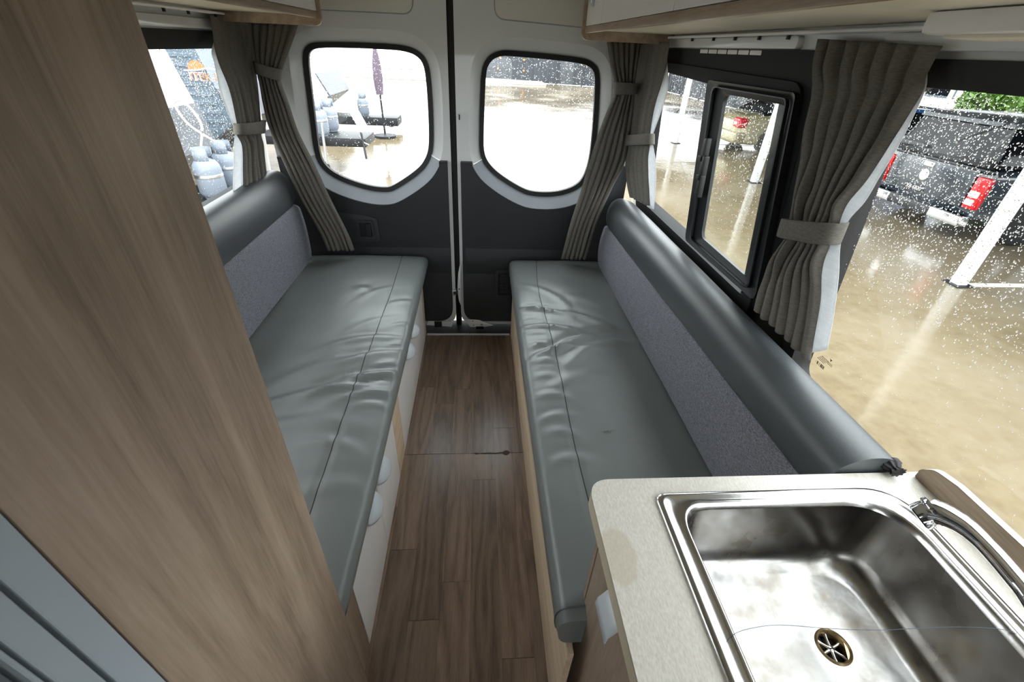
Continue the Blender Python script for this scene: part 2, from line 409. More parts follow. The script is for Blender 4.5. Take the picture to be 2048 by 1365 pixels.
# --- right wall with two window apertures (leans in slightly)
w1_out = [(2.50, 0.885), (1.22, 0.885), (1.28, 1.632), (2.50, 1.625)]
w2_out = [(1.00, 0.815), (-0.60, 0.815), (-0.60, 1.612), (1.03, 1.612)]
h1 = round_poly(w1_out, 0.06); h2 = round_poly(w2_out, 0.06)
wr = struct_root('wall_right', 'white painted right wall of the van around the side windows', 'wall', (0, 0, 0))
holed_plate('wall_panel', [(2.64, -0.05), (-1.6, -0.05), (-1.6, 2.0), (2.64, 2.0)], [h1, h2], mapR, 0.0, 0.05, M_metal_w, wr)
# stepped header pressed into the metal above each window
for (ya, yb) in ((2.45, 1.36), (1.06, -0.5)):
    prism('header_rib', round_poly([(ya, 1.646), (yb, 1.646), (yb, 1.676), (ya, 1.676)], 0.012), mapR, -0.018, 0.004, M_metal_w, wr, 0.004)
for i in range(6):
    y0 = 1.98 - i * 0.075
    prism('clip_strip', round_poly([(y0, 1.625 + .004), (y0 - .068, 1.629), (y0 - .068, 1.642), (y0, 1.642)], 0.003), mapR, -0.013, 0.002, M_white, wr, 0.002)
# --- left wall
h3c = [(2.48, 0.98), (0.7, 0.98), (0.7, 1.60), (2.48, 1.60)]
h3 = round_poly(h3c, 0.06)
wl = struct_root('wall_left', 'white painted left wall of the van behind the curtains', 'wall', (0, 0, 0))
holed_plate('wall_panel', [(2.64, -0.05), (-1.6, -0.05), (-1.6, 2.0), (2.64, 2.0)], [h3], mapL, 0.0, 0.05, M_metal_w, wl)
prism('header_rib', round_poly([(2.5, 1.628), (0.62, 1.628), (0.62, 1.662), (2.5, 1.662)], 0.012), mapL, -0.018, 0.004, M_metal_w, wl, 0.004)
prism('clip_strip', round_poly([(2.0, 1.608), (1.7, 1.608), (1.7, 1.624), (2.0, 1.624)], 0.004), mapL, -0.010, 0.002, M_white, wl, 0.002)
# --- unseen front bulkhead behind the camera; windscreen opening shrunk to cut light inside
wf = struct_root('wall_front', 'unseen front bulkhead behind the camera, windscreen opening shrunk to cut the light', 'wall', (0, 0, 0))
hf = round_poly([(-0.70, 0.85), (0.46, 0.85), (0.44, 1.50), (-0.68, 1.50)], 0.1)
holed_plate('bulkhead', [(-1.2, -0.05), (0.96, -0.05), (0.96, 2.0), (-1.2, 2.0)], [hf], mapD, -1.64, -1.60, M_metal_w, wf)
mk('windscreen', [mapD(p[0], p[1], -1.62) for p in hf], [tuple(range(len(hf)))], M_pane, wf)

# ================================================================== rain drops on glass
def drops(name, area, n, mapf, parent, d, rmin, rmax, test=None, sgn=1, seed=1):
    """thousands of rain drops on the outside of one pane, joined (nobody could count them)"""
    rng = np.random.default_rng(seed)
    (u0, u1), (v0, v1) = area
    prof = [(1.0, 0.0), (0.85, 0.38), (0.45, 0.58)]; K = 7
    V = []; Fs = []; c = 0
    us = rng.uniform(u0, u1, n); vs = rng.uniform(v0, v1, n); rs = rmin + (rmax - rmin) * rng.power(0.45, n) ; el = rng.uniform(1.0, 1.5, n)
    for u, v, r, e in zip(us, vs, rs, el):
        if test and not test(u, v): continue
        for (q, hgt) in prof:
            for k in range(K):
                a = 2 * math.pi * k / K
                V.append(mapf(u + r * q * math.cos(a), v + r * q * e * math.sin(a), d + sgn * hgt * r))
        V.append(mapf(u, v, d + sgn * 0.66 * r)); V.append(mapf(u, v, d))
        for i in range(2):
            for k in range(K):
                k2 = (k + 1) % K
                Fs.append((c + i * K + k, c + i * K + k2, c + (i + 1) * K + k2, c + (i + 1) * K + k))
        for k in range(K):
            k2 = (k + 1) % K
            Fs.append((c + 2 * K + k, c + 2 * K + k2, c + 3 * K)); Fs.append((c + k2, c + k, c + 3 * K + 1))
        c += 3 * K + 2
    o = fixn(mk(name, V, Fs, M_drop, parent, True)); o['kind'] = 'stuff'; o['label'] = 'rain drops on the glass'
    return o
def inside(poly, u, v):
    c = False; n = len(poly)
    for i in range(n):
        a, b = poly[i], poly[i - 1]
        if (a[1] > v) != (b[1] > v) and u < (b[0] - a[0]) * (v - a[1]) / (b[1] - a[1]) + a[0]: c = not c
    return c

# ================================================================== rear doors
LW = [(608,108),(617,92),(634,87),(676,87),(719,88),(764,90),(807,93),(836,103),(854,124),(860,164),(864,234),(865,293),(858,319),(842,343),(790,378),(772,382),(737,378),(690,363),(658,346),(639,325),(631,299),(623,234),(614,164)]
RWN = [(961,308),(961,260),(962.5,205),(965,146),(970,126),(983,110),(1003,103),(1024,104),(1094,110),(1153,117),(1176,122),(1191,133),(1197,149),(1195.5,205),(1190,278),(1184,325),(1170,363),(1147,381),(1109,391),(1065,390),(1041,382),(1000,357),(974,334)]
YG = 2.65
def loop_xz(px, y): return [(lambda p: Vector((p.x, p.z)))(aty(u, v, y)) for u, v in px]
def offset(loop, d):
    n = len(loop); out = []
    ar = sum(loop[i - 1].x * loop[i].y - loop[i].x * loop[i - 1].y for i in range(n))
    s = 1 if ar > 0 else -1
    for i in range(n):
        t = (loop[(i + 1) % n] - loop[i - 1]).normalized()
        out.append(loop[i] + Vector((t.y, -t.x)) * (d * s))
    return out
def smooth_loop(loop, it=1):
    for _ in range(it):
        new = []
        for i in range(len(loop)):
            a, b = loop[i], loop[(i + 1) % len(loop)]
            new += [a * 0.75 + b * 0.25, a * 0.25 + b * 0.75]
        loop = new
    return loop
ZT = 1.075                                       # top of the charcoal lower trim
def rear_door(name, label, px, xo, xi, side):
    """xo outer edge, xi edge at the centre gap; side -1 left door, +1 right door"""
    D = struct_root(name, label, 'door', ((xo + xi) / 2, YD, 0))
    seal = smooth_loop(loop_xz(px, YG), 2)
    hole = smooth_loop(offset(loop_xz(px, YG), 0.062), 2)
    zl, zh = 0.015, 1.98
    a, b = min(xo, xi), max(xo, xi)
    outer = round_poly([(a, zl), (b, zl), (b, zh), (a, zh)], [0.02, 0.09, 0.02, 0.02] if side < 0 else [0.09, 0.02, 0.02, 0.02], 6)
    holed_plate('door_skin', outer, [hole], mapD, YD + 0.012, YG + 0.05, M_metal_w, D)
    # window surround: upper half painted metal, lower half plastic lip of the trim
    n = len(seal); up_f, lo_f = [], []
    V = [(p.x, YD + 0.012, p.y) for p in hole]; mid = [h * 0.45 + s * 0.55 for h, s in zip(hole, seal)]
    V += [(p.x, YD + 0.028, p.y) for p in mid] + [(p.x, YG + 0.004, p.y) for p in seal]
    for k in range(2):
        for i in range(n):
            j = (i + 1) % n; f = (k * n + i, k * n + j, (k + 1) * n + j, (k + 1) * n + i)
            (up_f if (hole[i].y + hole[j].y) / 2 > ZT - 0.005 else lo_f).append(f)
    auto_smooth(fixn(mk('window_surround', V, up_f, M_metal_w, D)), 50)
    lip = [h + (h - s).normalized() * 0.004 for h, s in zip(hole, seal)]
    V2 = [(p.x, YD - 0.006, p.y) for p in lip] + [(p.x, YD + 0.024, p.y) for p in mid] + [(p.x, YG + 0.0, p.y) for p in seal]
    auto_smooth(fixn(mk('surround_lip', V2, lo_f, M_trimlip, D, label='grey plastic lip curving under the window')), 50)
    # lower trim panel
    e = 0.019
    tl, tr_ = (a + 0.01, b - e) if side < 0 else (a + e, b - 0.01)
    cut = [p for p in lip]
    # outline: bottom, then up the sides to ZT and along the window cut
    low = [i for i in range(n) if lip[i].y < ZT]
    # ordered run of lower points
    start = next(i for i in range(n) if lip[i].y < ZT and lip[i - 1].y >= ZT)
    run = []; i = start
    while lip[i % n].y < ZT: run.append(lip[i % n]); i += 1
    if run[0].x > run[-1].x: run = run[::-1]          # left to right along the window
    rb = 0.105
    bot = round_poly([(tl, 0.052), (tr_, 0.052), (tr_, ZT), (tl, ZT)], [0.01, rb, 0.001, 0.001] if side < 0 else [rb, 0.01, 0.001, 0.001], 6)
    q = len(bot)
    outl = bot[:3 * (6 + 1)][:14] + [Vector((tr_, ZT))] + [Vector((run[-1].x, ZT))] + run[::-1] + [Vector((run[0].x, ZT))] + [Vector((tl, ZT))]
    bm = bmesh.new(); vs = [bm.verts.new((p[0], YD - 0.006, p[1])) for p in outl]; es = [bm.edges.new((vs[i], vs[(i + 1) % len(vs)])) for i in range(len(vs))]
    bmesh.ops.triangle_fill(bm, use_beauty=True, edges=es)
    me = bpy.data.meshes.new('lower_trim'); bm.to_mesh(me); bm.free()
    o = wrap('lower_trim', me, M_trim, D)
    so = o.modifiers.new('thickness', 'SOLIDIFY'); so.thickness = 0.02; so.offset = 0; fixn(o)
    # ledge cap on the top of the trim beside the window
    for (xa, xb) in ((tl, run[0].x), (run[-1].x, tr_)):
        if xb - xa > 0.012: box('trim_cap', xa, xb, YD - 0.020, YD + 0.012, ZT - 0.008, ZT + 0.004, M_trim, D, 0.003)
    # horizontal swage across the trim
    swl = [(tl, 0.50), (tr_, 0.50)]
    rows = []
    for zz, dd in ((0.58, 0.016), (0.54, 0.024), (0.50, 0.030), (0.46, 0.026), (0.40, 0.016)):
        rows.append([(tl + 0.02, YD - dd + 0.001, zz), (tr_ - 0.002, YD - dd + 0.001, zz)])
    loft('trim_swage', rows, M_trim, D)
    # rubber seal and pane
    inn = offset(seal, -0.018)
    ring('window_seal', offset(seal, 0.006), inn, mapD, YG - 0.012, YG + 0.02, M_black, D, di0=YG - 0.004)
    pn = mk('window_glass', [(p.x, YG + 0.006, p.y) for p in inn], [tuple(range(n))], M_pane, D)
    mn = [min(p.x for p in inn), max(p.x for p in inn)]; mz = [min(p.y for p in inn), max(p.y for p in inn)]
    drops('raindrops', (mn, mz), 2600, mapD, D, YG + 0.0075, 0.0010, 0.0024,
          lambda u, v: inside(inn, u, v) and random.random() < (0.25 + 0.75 * min(1, max(0, (v - 1.15) / 0.35))), 1, 3 + side)
    return D, tl, tr_, seal, hole
XGAP = -0.137
dL, tlL, trL, sealL, holeL = rear_door('door_1', 'left rear door with window and charcoal lower trim', LW, -1.09, XGAP - 0.018, -1)
dR, tlR, trR, sealR, holeR = rear_door('door_2', 'right rear door with window and charcoal lower trim', RWN, 0.86, XGAP + 0.016, 1)
sl = box('trim_3', XGAP - 0.020, XGAP + 0.018, YD + 0.030, YD + 0.075, -0.01, 1.98, M_black, None, 0.008)
setp(sl, 'black rubber weather strip between the two rear doors', 'seal', kind='structure')
# beige cover panels at the top of the doors
def cover(D, pts, r):
    poly = [Vector((p.x, p.z)) for p in (aty(u, v, YD) for u, v in pts)]
    poly = round_poly(poly, r, 6)
    prism('top_cover', poly, mapD, YD + 0.013, YD + 0.004, M_cover, D, 0.002)
    prism('cover_edge', offset(poly, 0.005), mapD, YD + 0.014, YD + 0.011, M_trimlip, D)
cover(dL, [(560, 14), (824, 27), (824, -90), (560, -90)], [0.03, 0.05, 0.03, 0.03])
cover(dR, [(990, 36), (1250, 62), (1250, -90), (991, -90)], [0.05, 0.03, 0.03, 0.03])
box('keyhole', XGAP + 0.030, XGAP + 0.036, YD + 0.008, YD + 0.013, 1.285, 1.31, M_black, dR)
# inner handle recess on the left door
hp = aty(735, 455, YD - 0.01)
hb = [(hp.x - 0.065, hp.z - 0.085), (hp.x + 0.075, hp.z - 0.075), (hp.x + 0.070, hp.z + 0.065), (hp.x - 0.14, hp.z + 0.085), (hp.x - 0.14, hp.z - 0.085)]
hb = [(hp.x - 0.15, hp.z - 0.088), (hp.x + 0.070, hp.z - 0.082), (hp.x + 0.062, hp.z + 0.060), (hp.x - 0.01, hp.z + 0.075), (hp.x - 0.15, hp.z + 0.095)]
M_trimh = plain('charcoal_handle_plastic', srgb(50, 53, 58), 0.4)
hr = prism('handle_bezel', round_poly(hb, 0.018), mapD, YD - 0.024, YD - 0.008, M_trimh, dL, 0.003)
hx, hz = hp.x - 0.005, hp.z + 0.0
ring('handle_ring', round_poly([(hx - .05, hz - .065), (hx + .05, hz - .065), (hx + .045, hz + .05), (hx - .05, hz + .05)], .016),
     round_poly([(hx - .036, hz - .05), (hx + .036, hz - .05), (hx + .032, hz + .036), (hx - .036, hz + .036)], .010), mapD, YD - 0.036, YD - 0.020, M_trimh, dL)
box('handle_pocket', hx - .038, hx + .036, YD - 0.0255, YD - 0.0235, hz - .05, hz + .038, M_black, dL)
box('handle_lever', hx - .002, hx + .03, YD - 0.036, YD - 0.025, hz - .045, hz + .03, M_blackp, dL, 0.006)
# latch, striker and hinge plates at the foot of the doors
box('latch', XGAP - 0.046, XGAP - 0.012, YD - 0.012, YD + 0.02, 0.245, 0.285, M_alu, dL, 0.003)
box('latch_bolt', XGAP - 0.03, XGAP - 0.0, YD - 0.016, YD + 0.0, 0.255, 0.275, M_blackp, dL, 0.003)
gus = [(XGAP + 0.018, 0.47), (XGAP + 0.004, 0.40), (XGAP - 0.004, 0.28), (XGAP + 0.004, 0.20), (XGAP + 0.018, 0.16)]
prism('striker_plate', gus, mapD, YD + 0.004, YD - 0.004, M_metal_w, dR, 0.002)
lathe('screw', [(0.004, 0), (0.004, 0.002)], (XGAP + 0.008, YD - 0.006, 0.29), M_black, dR, 8, 'y')
prism('foot_plate', [(XGAP + 0.03, 0.07), (XGAP + 0.14, 0.062), (XGAP + 0.235, 0.018), (XGAP + 0.15, 0.004), (XGAP + 0.075, 0.006)], mapD, YD - 0.010, YD - 0.018, M_metal_w, dR, 0.002)
for dx, dz in ((0.095, 0.055), (0.10, 0.022), (0.155, 0.028)):
    lathe('screw', [(0.005, 0), (0.005, 0.003)], (XGAP + dx, YD - 0.021, dz), M_rust, dR, 8, 'y')
prism('foot_plate', [(XGAP - 0.03, 0.07), (XGAP - 0.06, 0.045), (XGAP - 0.20, 0.055), (XGAP - 0.22, 0.02), (XGAP - 0.05, 0.006)], mapD, YD - 0.010, YD - 0.016, M_metal_w, dL, 0.002)
box('hinge_catch', XGAP - 0.165, XGAP - 0.115, YD - 0.022, YD - 0.016, 0.006, 0.050, M_blackp, dL, 0.002)
box('hinge_catch', XGAP + 0.115, XGAP + 0.17, YD - 0.024, YD - 0.018, -0.008, 0.012, M_blackp, dR, 0.002)
# net pocket low on the right door
npx = aty(1005, 565, YD)
ring('pocket_frame', round_poly([(npx.x - .05, npx.z - .10), (npx.x + .22, npx.z - .10), (npx.x + .22, npx.z + .10), (npx.x - .05, npx.z + .10)], .02),
     round_poly([(npx.x - .03, npx.z - .08), (npx.x + .20, npx.z - .08), (npx.x + .20, npx.z + .08), (npx.x - .03, npx.z + .08)], .015), mapD, YD - 0.030, YD - 0.012, M_trim, dR)
for i in range(7):
    tube('net_cord', [(npx.x - .03, YD - 0.02, npx.z - .07 + i * .023), (npx.x + .2, YD - 0.02, npx.z - .07 + i * .023)], 0.0018, M_black, dR, 5)
for i in range(8):
    tube('net_cord', [(npx.x - .02 + i * .028, YD - 0.02, npx.z - .08), (npx.x - .02 + i * .028, YD - 0.02, npx.z + .08)], 0.0018, M_black, dR, 5)

# ================================================================== side windows
def yz(p): return Vector((p.y, p.z))
# window_1: right rear side window with an open sliding sash
W1 = struct_root('window_1', 'right side window with black frame and inner sliding pane', 'window', (XR, 1.9, 1.3))
o1 = round_poly([(2.53, 0.86), (1.19, 0.86), (1.25, 1.645), (2.53, 1.64)], 0.07, 6)
i1 = round_poly([(2.47, 0.942), (1.255, 0.948), (1.305, 1.515), (2.47, 1.560)], 0.05, 6)
ring('frame', o1, i1, mapR, -0.012, 0.052, M_frame, W1)
ring('frame_step', round_poly([(2.50, 0.885), (1.225, 0.885), (1.275, 1.572), (2.50, 1.595)], 0.06, 6), i1, mapR, -0.022, -0.010, M_frame, W1)
prism('pillar_trim', round_poly([(1.30, 0.85), (1.04, 0.85), (1.06, 1.645), (1.40, 1.645)], .01), mapR, -0.011, 0.002, M_blackp, W1, 0.004)
mk('fixed_pane', [mapR(p[0], p[1], 0.035) for p in i1], [tuple(range(len(i1)))], M_pane, W1)
so = [yz(at_r(u, v, -0.03)) for u, v in ((1418, 160), (1596, 186), (1512, 604), (1372, 480))]
si = [yz(at_r(u, v, -0.02)) for u, v in ((1449, 188), (1572, 211), (1495, 556), (1402, 474))]
mapRs = lambda u, v, d: (xr(v) + d, u, v)
SO, SI = round_poly(so, [.02, .02, .03, .03], 6), round_poly(si, [.03, .025, .03, .03], 6)
ring('sliding_sash', SO, SI, mapRs, -0.036, -0.008, M_blackp, W1, di0=-0.020)
mid = [a * 0.55 + b * 0.45 for a, b in zip(SO, SI)]
ring('sash_bead', mid, [a * 0.85 + b * 0.15 for a, b in zip(mid, SI)], mapRs, -0.041, -0.030, M_blackp, W1)
mk('sliding_pane', [mapRs(p[0], p[1], -0.012) for p in SI], [tuple(range(len(SI)))], M_pane, W1)
# finger latches on the sash stile
for (u, v, s) in ((1411, 300, 1), (1407, 335, 1), (1400, 372, 1)):
    p = at_r(u, v, -0.045)
    prism('sash_latch', round_poly([(p.y + .012, p.z - .035), (p.y - .018, p.z - .045), (p.y - .018, p.z + .045), (p.y + .004, p.z + .035)], .006), mapR, -0.058, -0.036, M_blackp, W1, 0.004)
for (u, v) in ((1406, 318), (1402, 356)):
    p = at_r(u, v, -0.05)
    prism('latch_hook', round_poly([(p.y + .022, p.z - .008), (p.y - .004, p.z - .010), (p.y - .004, p.z + .010), (p.y + .022, p.z + .008)], .004), mapR, -0.062, -0.05, M_blackp, W1, 0.002)
drops('raindrops', ((1.36, 2.36), (0.96, 1.56)), 6500, mapR, W1, 0.0365, 0.0009, 0.0024,
      lambda u, v: random.random() < (0.12 + 0.88 * min(1, max(0, (v - 1.02) / 0.4))), 1, 11)
# window_2: sliding door window
W2 = struct_root('window_2', 'large right door window covered in rain drops beside the sink', 'window', (XR, 0.3, 1.3))
o2 = round_poly([(1.045, 0.79), (-0.64, 0.79), (-0.64, 1.634), (1.075, 1.634)], 0.08, 6)
i2 = round_poly([(0.985, 0.84), (-0.56, 0.84), (-0.56, 1.588), (1.005, 1.588)], 0.055, 6)
ring('frame', o2, i2, mapR, -0.010, 0.052, M_black, W2)
mk('pane', [mapR(p[0], p[1], 0.030) for p in i2], [tuple(range(len(i2)))], M_pane, W2)
drops('raindrops', ((0.30, 0.98), (0.95, 1.585)), 16000, mapR, W2, 0.0315, 0.0006, 0.0016,
      lambda u, v: random.random() < (0.05 + 0.95 * min(1, max(0, (v - 1.12) / 0.28))), 1, 21)
# printed marks on the glass near the curtain hem: barcode, two lines of fine print, small star
def glass_marks():
    V, Fs = [], []
    def q(u0, v0, u1, v1):
        c = len(V)
        for (u, v) in ((u0, v0), (u1, v0), (u1, v1), (u0, v1)): V.append(mapR(u, v, 0.0285))
        Fs.append((c, c + 1, c + 2, c + 3))
    p = at_r(1638, 728, 0.03); rng = random.Random(3); u = p.y + 0.012
    while u > p.y - 0.026:
        wd = rng.choice((0.0008, 0.0016, 0.003)); q(u, p.z - 0.004, u - wd, p.z + 0.006); u -= wd + rng.choice((0.0008, 0.0012, 0.004))
    for k in range(4):
        u = p.y + 0.012 - 0.004 * k
        for j in range(7): q(u, p.z + 0.012 + k * .0045, u - .0026, p.z + 0.0145 + k * .0045); u -= 0.0042
    p2 = at_r(1660, 728, 0.03)
    for k in range(2):
        u = p2.y + 0.008
        for j in range(6): q(u, p2.z - .004 * k, u - .0022, p2.z - .004 * k + .002); u -= 0.0032
    c = len(V)
    for k in range(6):
        a = k * math.pi / 3 + .5; r = 0.006 if k % 2 == 0 else 0.002
        V.append(mapR(p2.y + r * math.cos(a), p2.z + 0.011 + r * math.sin(a), 0.0285))
    Fs.append(tuple(range(c, c + 6)))
    return mk('glass_marking', V, Fs, plain('glass_print', srgb(40, 34, 34), 0.7), W2, label='dark printed maker marks on the glass')
glass_marks()
# window_3: left window
W3 = struct_root('window_3', 'left side window with black frame behind the curtain', 'window', (XL, 1.6, 1.3))
o3 = round_poly([(2.52, 0.95), (0.66, 0.95), (0.66, 1.622), (2.52, 1.622)], 0.07, 6)
i3 = round_poly([(2.45, 1.00), (0.74, 1.00), (0.74, 1.562), (2.45, 1.562)], 0.05, 6)
ring('frame', o3, i3, mapL, -0.012, 0.052, M_frame, W3)
mk('pane', [mapL(p[0], p[1], 0.030) for p in i3], [tuple(range(len(i3)))], M_pane, W3)
drops('raindrops', ((1.8, 2.42), (1.02, 1.56)), 5200, mapL, W3, 0.0315, 0.0009, 0.0024,
      lambda u, v: random.random() < (0.1 + 0.9 * min(1, max(0, (v - 1.08) / 0.3))), 1, 31)

# ================================================================== benches
def wrinkle(ridges, x, y):
    s = 0.0
    for (cx0, cy0, ang, ln, wd, amp) in ridges:
        dx, dy = x - cx0, y - cy0; ca, sa = math.cos(ang), math.sin(ang)
        a, b = dx * ca + dy * sa, -dx * sa + dy * ca
        b += 0.25 * a * a / max(ln, .01)
        e = (a / ln) ** 2
        if e > 4: continue
        q = b / wd
        if abs(q) > 4: continue
        s += amp * math.exp(-e) * (math.exp(-q * q) - 0.55 * math.exp(-(q - 1.6) ** 2))
    return s
def cushion(name, prof, seam_i, y0, y1, ridges, mat, parent, seamx, noiseseed):
    """prof: closed run of (x,z) from lower front over the top to the lower back"""
    NY = 130; P = catmull([(p[0], 0, p[1]) for p in prof], 7); rows = []; seam = []
    zt = max(p.z for p in P)
    for i in range(NY + 1):
        t = i / NY; y = y0 + (y1 - y0) * t
        edge = min(1.0, min(i, NY - i) / 2.0)
        row = []
        for p in P:
            x, z = p.x, p.z
            top = max(0.0, min(1.0, (z - (zt - 0.035)) / 0.03))
            dz = 1.25 * wrinkle(ridges, x, y) * (0.25 + 0.75 * top)
            nz = noise.noise(Vector((x * 5 + noiseseed, y * 4, 0))) * 0.004 + noise.noise(Vector((x * 14, y * 11 + noiseseed, 2))) * 0.0012
            g = -0.0028 * math.exp(-((x - seamx(y)) / 0.006) ** 2) * top
            row.append(Vector((x - (0.004 * (1 - edge) if x < 0 else -0.004 * (1 - edge)), y, z - 0.010 * (1 - edge) * top + (dz + nz) * top + g + dz * 0.2 * (1 - top))))
        rows.append(row)
        # seam bead
        best = min(range(len(P)), key=lambda k: abs(P[k].x - seamx(y)) + (0 if P[k].z > zt - 0.03 else 9))
        pv = row[best]; seam.append(Vector((seamx(y), y, pv.z + 0.0004)))
    o = loft(name, rows, mat, parent, closed=True, caps=True)
    tube('seam', seam, 0.0016, M_thread, o, 6)
    return o, rows
def back_ins(name, prof_f, prof_n, y0, y1, mat, parent, amp=0.0015, seed=0, endround=True):
    """backrest piece lofted between its rear (far) and front (near) sections"""
    A = catmull([(p[0], 0, p[1]) for p in prof_f], 6); B = catmull([(p[0], 0, p[1]) for p in prof_n], 6); rows = []
    ca = sum((p for p in A), Vector()) / len(A); NYY = 60
    for i in range(NYY + 1):
        t = i / NYY; y = y0 + (y1 - y0) * t; e = min(1, i / 3.0); sc = 0.86 + 0.14 * math.sin(e * math.pi / 2) if endround else 1
        row = []
        for a, b in zip(A, B):
            p = a.lerp(b, t); c = ca
            x, z = c.x + (p.x - c.x) * sc, c.z + (p.z - c.z) * sc
            n = amp * noise.noise(Vector((x * 9 + seed, y * 3, z * 9)))
            row.append(Vector((x + n, y, z + n)))
        rows.append(row)
    return loft(name, rows, mat, parent, closed=True, caps=True)

# ---- left bench base: wood carcass with four white doors
LB = thing('bench_cabinet', 'low oak cabinet with white doors under the left bench cushion', 'cabinet', (-0.65, 1.55, 0))
box('carcass', -1.10, -0.366, 0.51, 2.50, 0.0, 0.41, M_oakp, LB)
def leftface(nm, y0, y1, mat, z0=0.003, z1=0.41, d=0.016):
    return box(nm, -0.366, -0.366 + d, y0, y1, z0, z1, mat, LB, 0.0012, 1)
leftface('stile', 2.425, 2.50, M_oakp)
d1 = leftface('door', 1.908, 2.422, M_white); d2 = leftface('door', 1.480, 1.904, M_white)
leftface('stile', 1.332, 1.477, M_oakp)
d3 = leftface('door', 1.003, 1.329, M_white); d4 = leftface('door', 0.662, 0.999, M_white)
leftface('stile', 0.51, 0.659, M_oak)
def cup_pull(parent, y, z, r=0.062):
    """half-moon pull standing out from the door"""
    rows = []
    for i in range(9):
        a = i / 8 * math.pi / 2; rr = r * math.cos(a) * 0.98 + 0.001; out = 0.036 * math.sin(a) + 0.002
        rows.append([Vector((-0.350 + out, y + rr * math.cos(b), z + rr * 0.72 * math.sin(b))) for b in [math.pi * k / 14 for k in range(15)]])
    h = loft('handle', rows, M_silverp, parent)
    s = h.modifiers.new('thickness', 'SOLIDIFY'); s.thickness = 0.003
    return h
cup_pull(d1, 1.985, 0.345); cup_pull(d2, 1.80, 0.345); cup_pull(d3, 1.07, 0.345); cup_pull(d4, 0.915, 0.345)

ridL = [(-0.50, 1.62, 0.25, .16, .022, .007), (-0.44, 1.50, 0.35, .14, .020, .008), (-0.42, 1.36, 0.30, .20, .022, .011), (-0.55, 1.28, 0.22, .26, .020, .010),
        (-0.40, 1.26, 0.15, .12, .016, .009), (-0.62, 1.42, 0.5, .2, .03, .006), (-0.37, 1.44, 0.2, .05, .012, .005), (-0.36, 1.58, 0.3, .05, .012, .005),
        (-0.36, 1.74, 0.25, .05, .014, .004), (-0.37, 1.32, 0.1, .05, .010, .005), (-0.37, 1.20, -0.1, .06, .012, .005), (-0.38, 1.95, .3, .06, .016, .004),
        (-0.60, 2.08, 0.0, .035, .03, .006), (-0.55, 2.04, 0.9, .10, .015, .004), (-0.48, 1.02, -0.1, .10, .022, .004), (-0.66, 1.10, .3, .2, .03, .005), (-0.5, 1.75, .6, .12, .02, .003),
        (-0.9, 1.15, 0.8, .12, .025, .004), (-0.42, 0.85, .1, .1, .03, .003)]
LC = thing('seat_cushion', 'long grey vinyl bench cushion on the left with rumpled front edge', 'cushion', (-0.63, 1.55, 0.41))
profL = [(-0.356, 0.412), (-0.342, 0.416), (-0.328, 0.440), (-0.314, 0.480), (-0.308, 0.515), (-0.321, 0.540), (-0.348, 0.548), (-0.42, 0.551), (-0.52, 0.552), (-0.66, 0.553), (-0.82, 0.552), (-0.955, 0.549), (-0.985, 0.538), (-0.99, 0.48), (-0.985, 0.42), (-0.95, 0.412), (-0.7, 0.411), (-0.5, 0.411), (-0.40, 0.411)]
oL, rowsL = cushion('cover', profL, 0, 0.512, 2.535, ridL, M_vinyl, LC, lambda y: -0.455 + 0.006 * math.sin(y * 4), 3.1)
# left backrest
LBk = thing('backrest', 'left bench backrest with grey fabric panel and dark vinyl bolster', 'backrest', (-1.05, 1.55, 0.55))
back_ins('fabric_panel', [(-0.962, 0.556), (-0.958, 0.62), (-0.958, 0.72), (-0.966, 0.82), (-0.978, 0.868), (-1.02, 0.87), (-1.04, 0.75), (-1.03, 0.60), (-0.99, 0.556)],
         [(-0.962, 0.556), (-0.958, 0.62), (-0.958, 0.72), (-0.966, 0.82), (-0.978, 0.868), (-1.02, 0.87), (-1.04, 0.75), (-1.03, 0.60), (-0.99, 0.556)], 2.47, 0.52, M_insert, LBk)
pb = [(-0.984, 0.866), (-0.976, 0.885), (-0.978, 0.94), (-0.990, 0.995), (-1.012, 1.032), (-1.045, 1.050), (-1.082, 1.045), (-1.112, 1.02), (-1.122, 0.96), (-1.115, 0.89), (-1.07, 0.862), (-1.02, 0.860)]
back_ins('bolster', pb, pb, 2.46, 0.52, M_vinyl_d, LBk, seed=4)
tube('piping', [(-0.985, y, 0.552) for y in (2.49, 2.46)], 0.012, M_vinyl, LBk, 8)

# ---- right bench base
RB = thing('storage_box', 'plain pale oak box base under the right bench cushion', 'bench', (0.5, 1.5, 0))
box('front_board', 0.212, 0.228, 0.45, 2.50, 0.003, 0.412, M_oakp, RB, 0.001, 1)
box('box', 0.228, 0.86, 0.56, 2.50, 0.0, 0.41, M_oakp, RB)
ridR = [(0.33, 1.90, -0.35, .14, .018, .008), (0.36, 1.74, -0.25, .16, .020, .010), (0.42, 1.62, 0.45, .16, .022, .010), (0.33, 1.56, 0.35, .14, .018, .011), (0.50, 1.84, -0.55, .20, .020, .009),
        (0.58, 1.70, -0.1, .12, .03, -.008), (0.47, 1.55, 0.6, .16, .028, .007), (0.27, 1.80, -0.1, .05, .012, .006), (0.27, 1.70, -0.1, .05, .012, .006), (0.27, 1.60, 0.0, .05, .012, .006),
        (0.27, 1.92, -0.1, .05, .014, .006), (0.27, 1.48, 0.1, .06, .012, .006), (0.27, 1.38, 0.0, .05, .014, .005), (0.28, 1.26, -0.1, .06, .014, .006), (0.27, 1.15, 0.2, .06, .014, .005),
        (0.29, 1.07, -0.2, .05, .016, .004), (0.40, 2.05, -1.0, .16, .020, .005), (0.60, 1.98, -.8, .12, .03, .004), (0.38, 1.36, .35, .12, .03, .005), (0.29, 0.95, .1, .06, .02, .004), (0.62, 1.62, -.2, .06, .022, .007)]
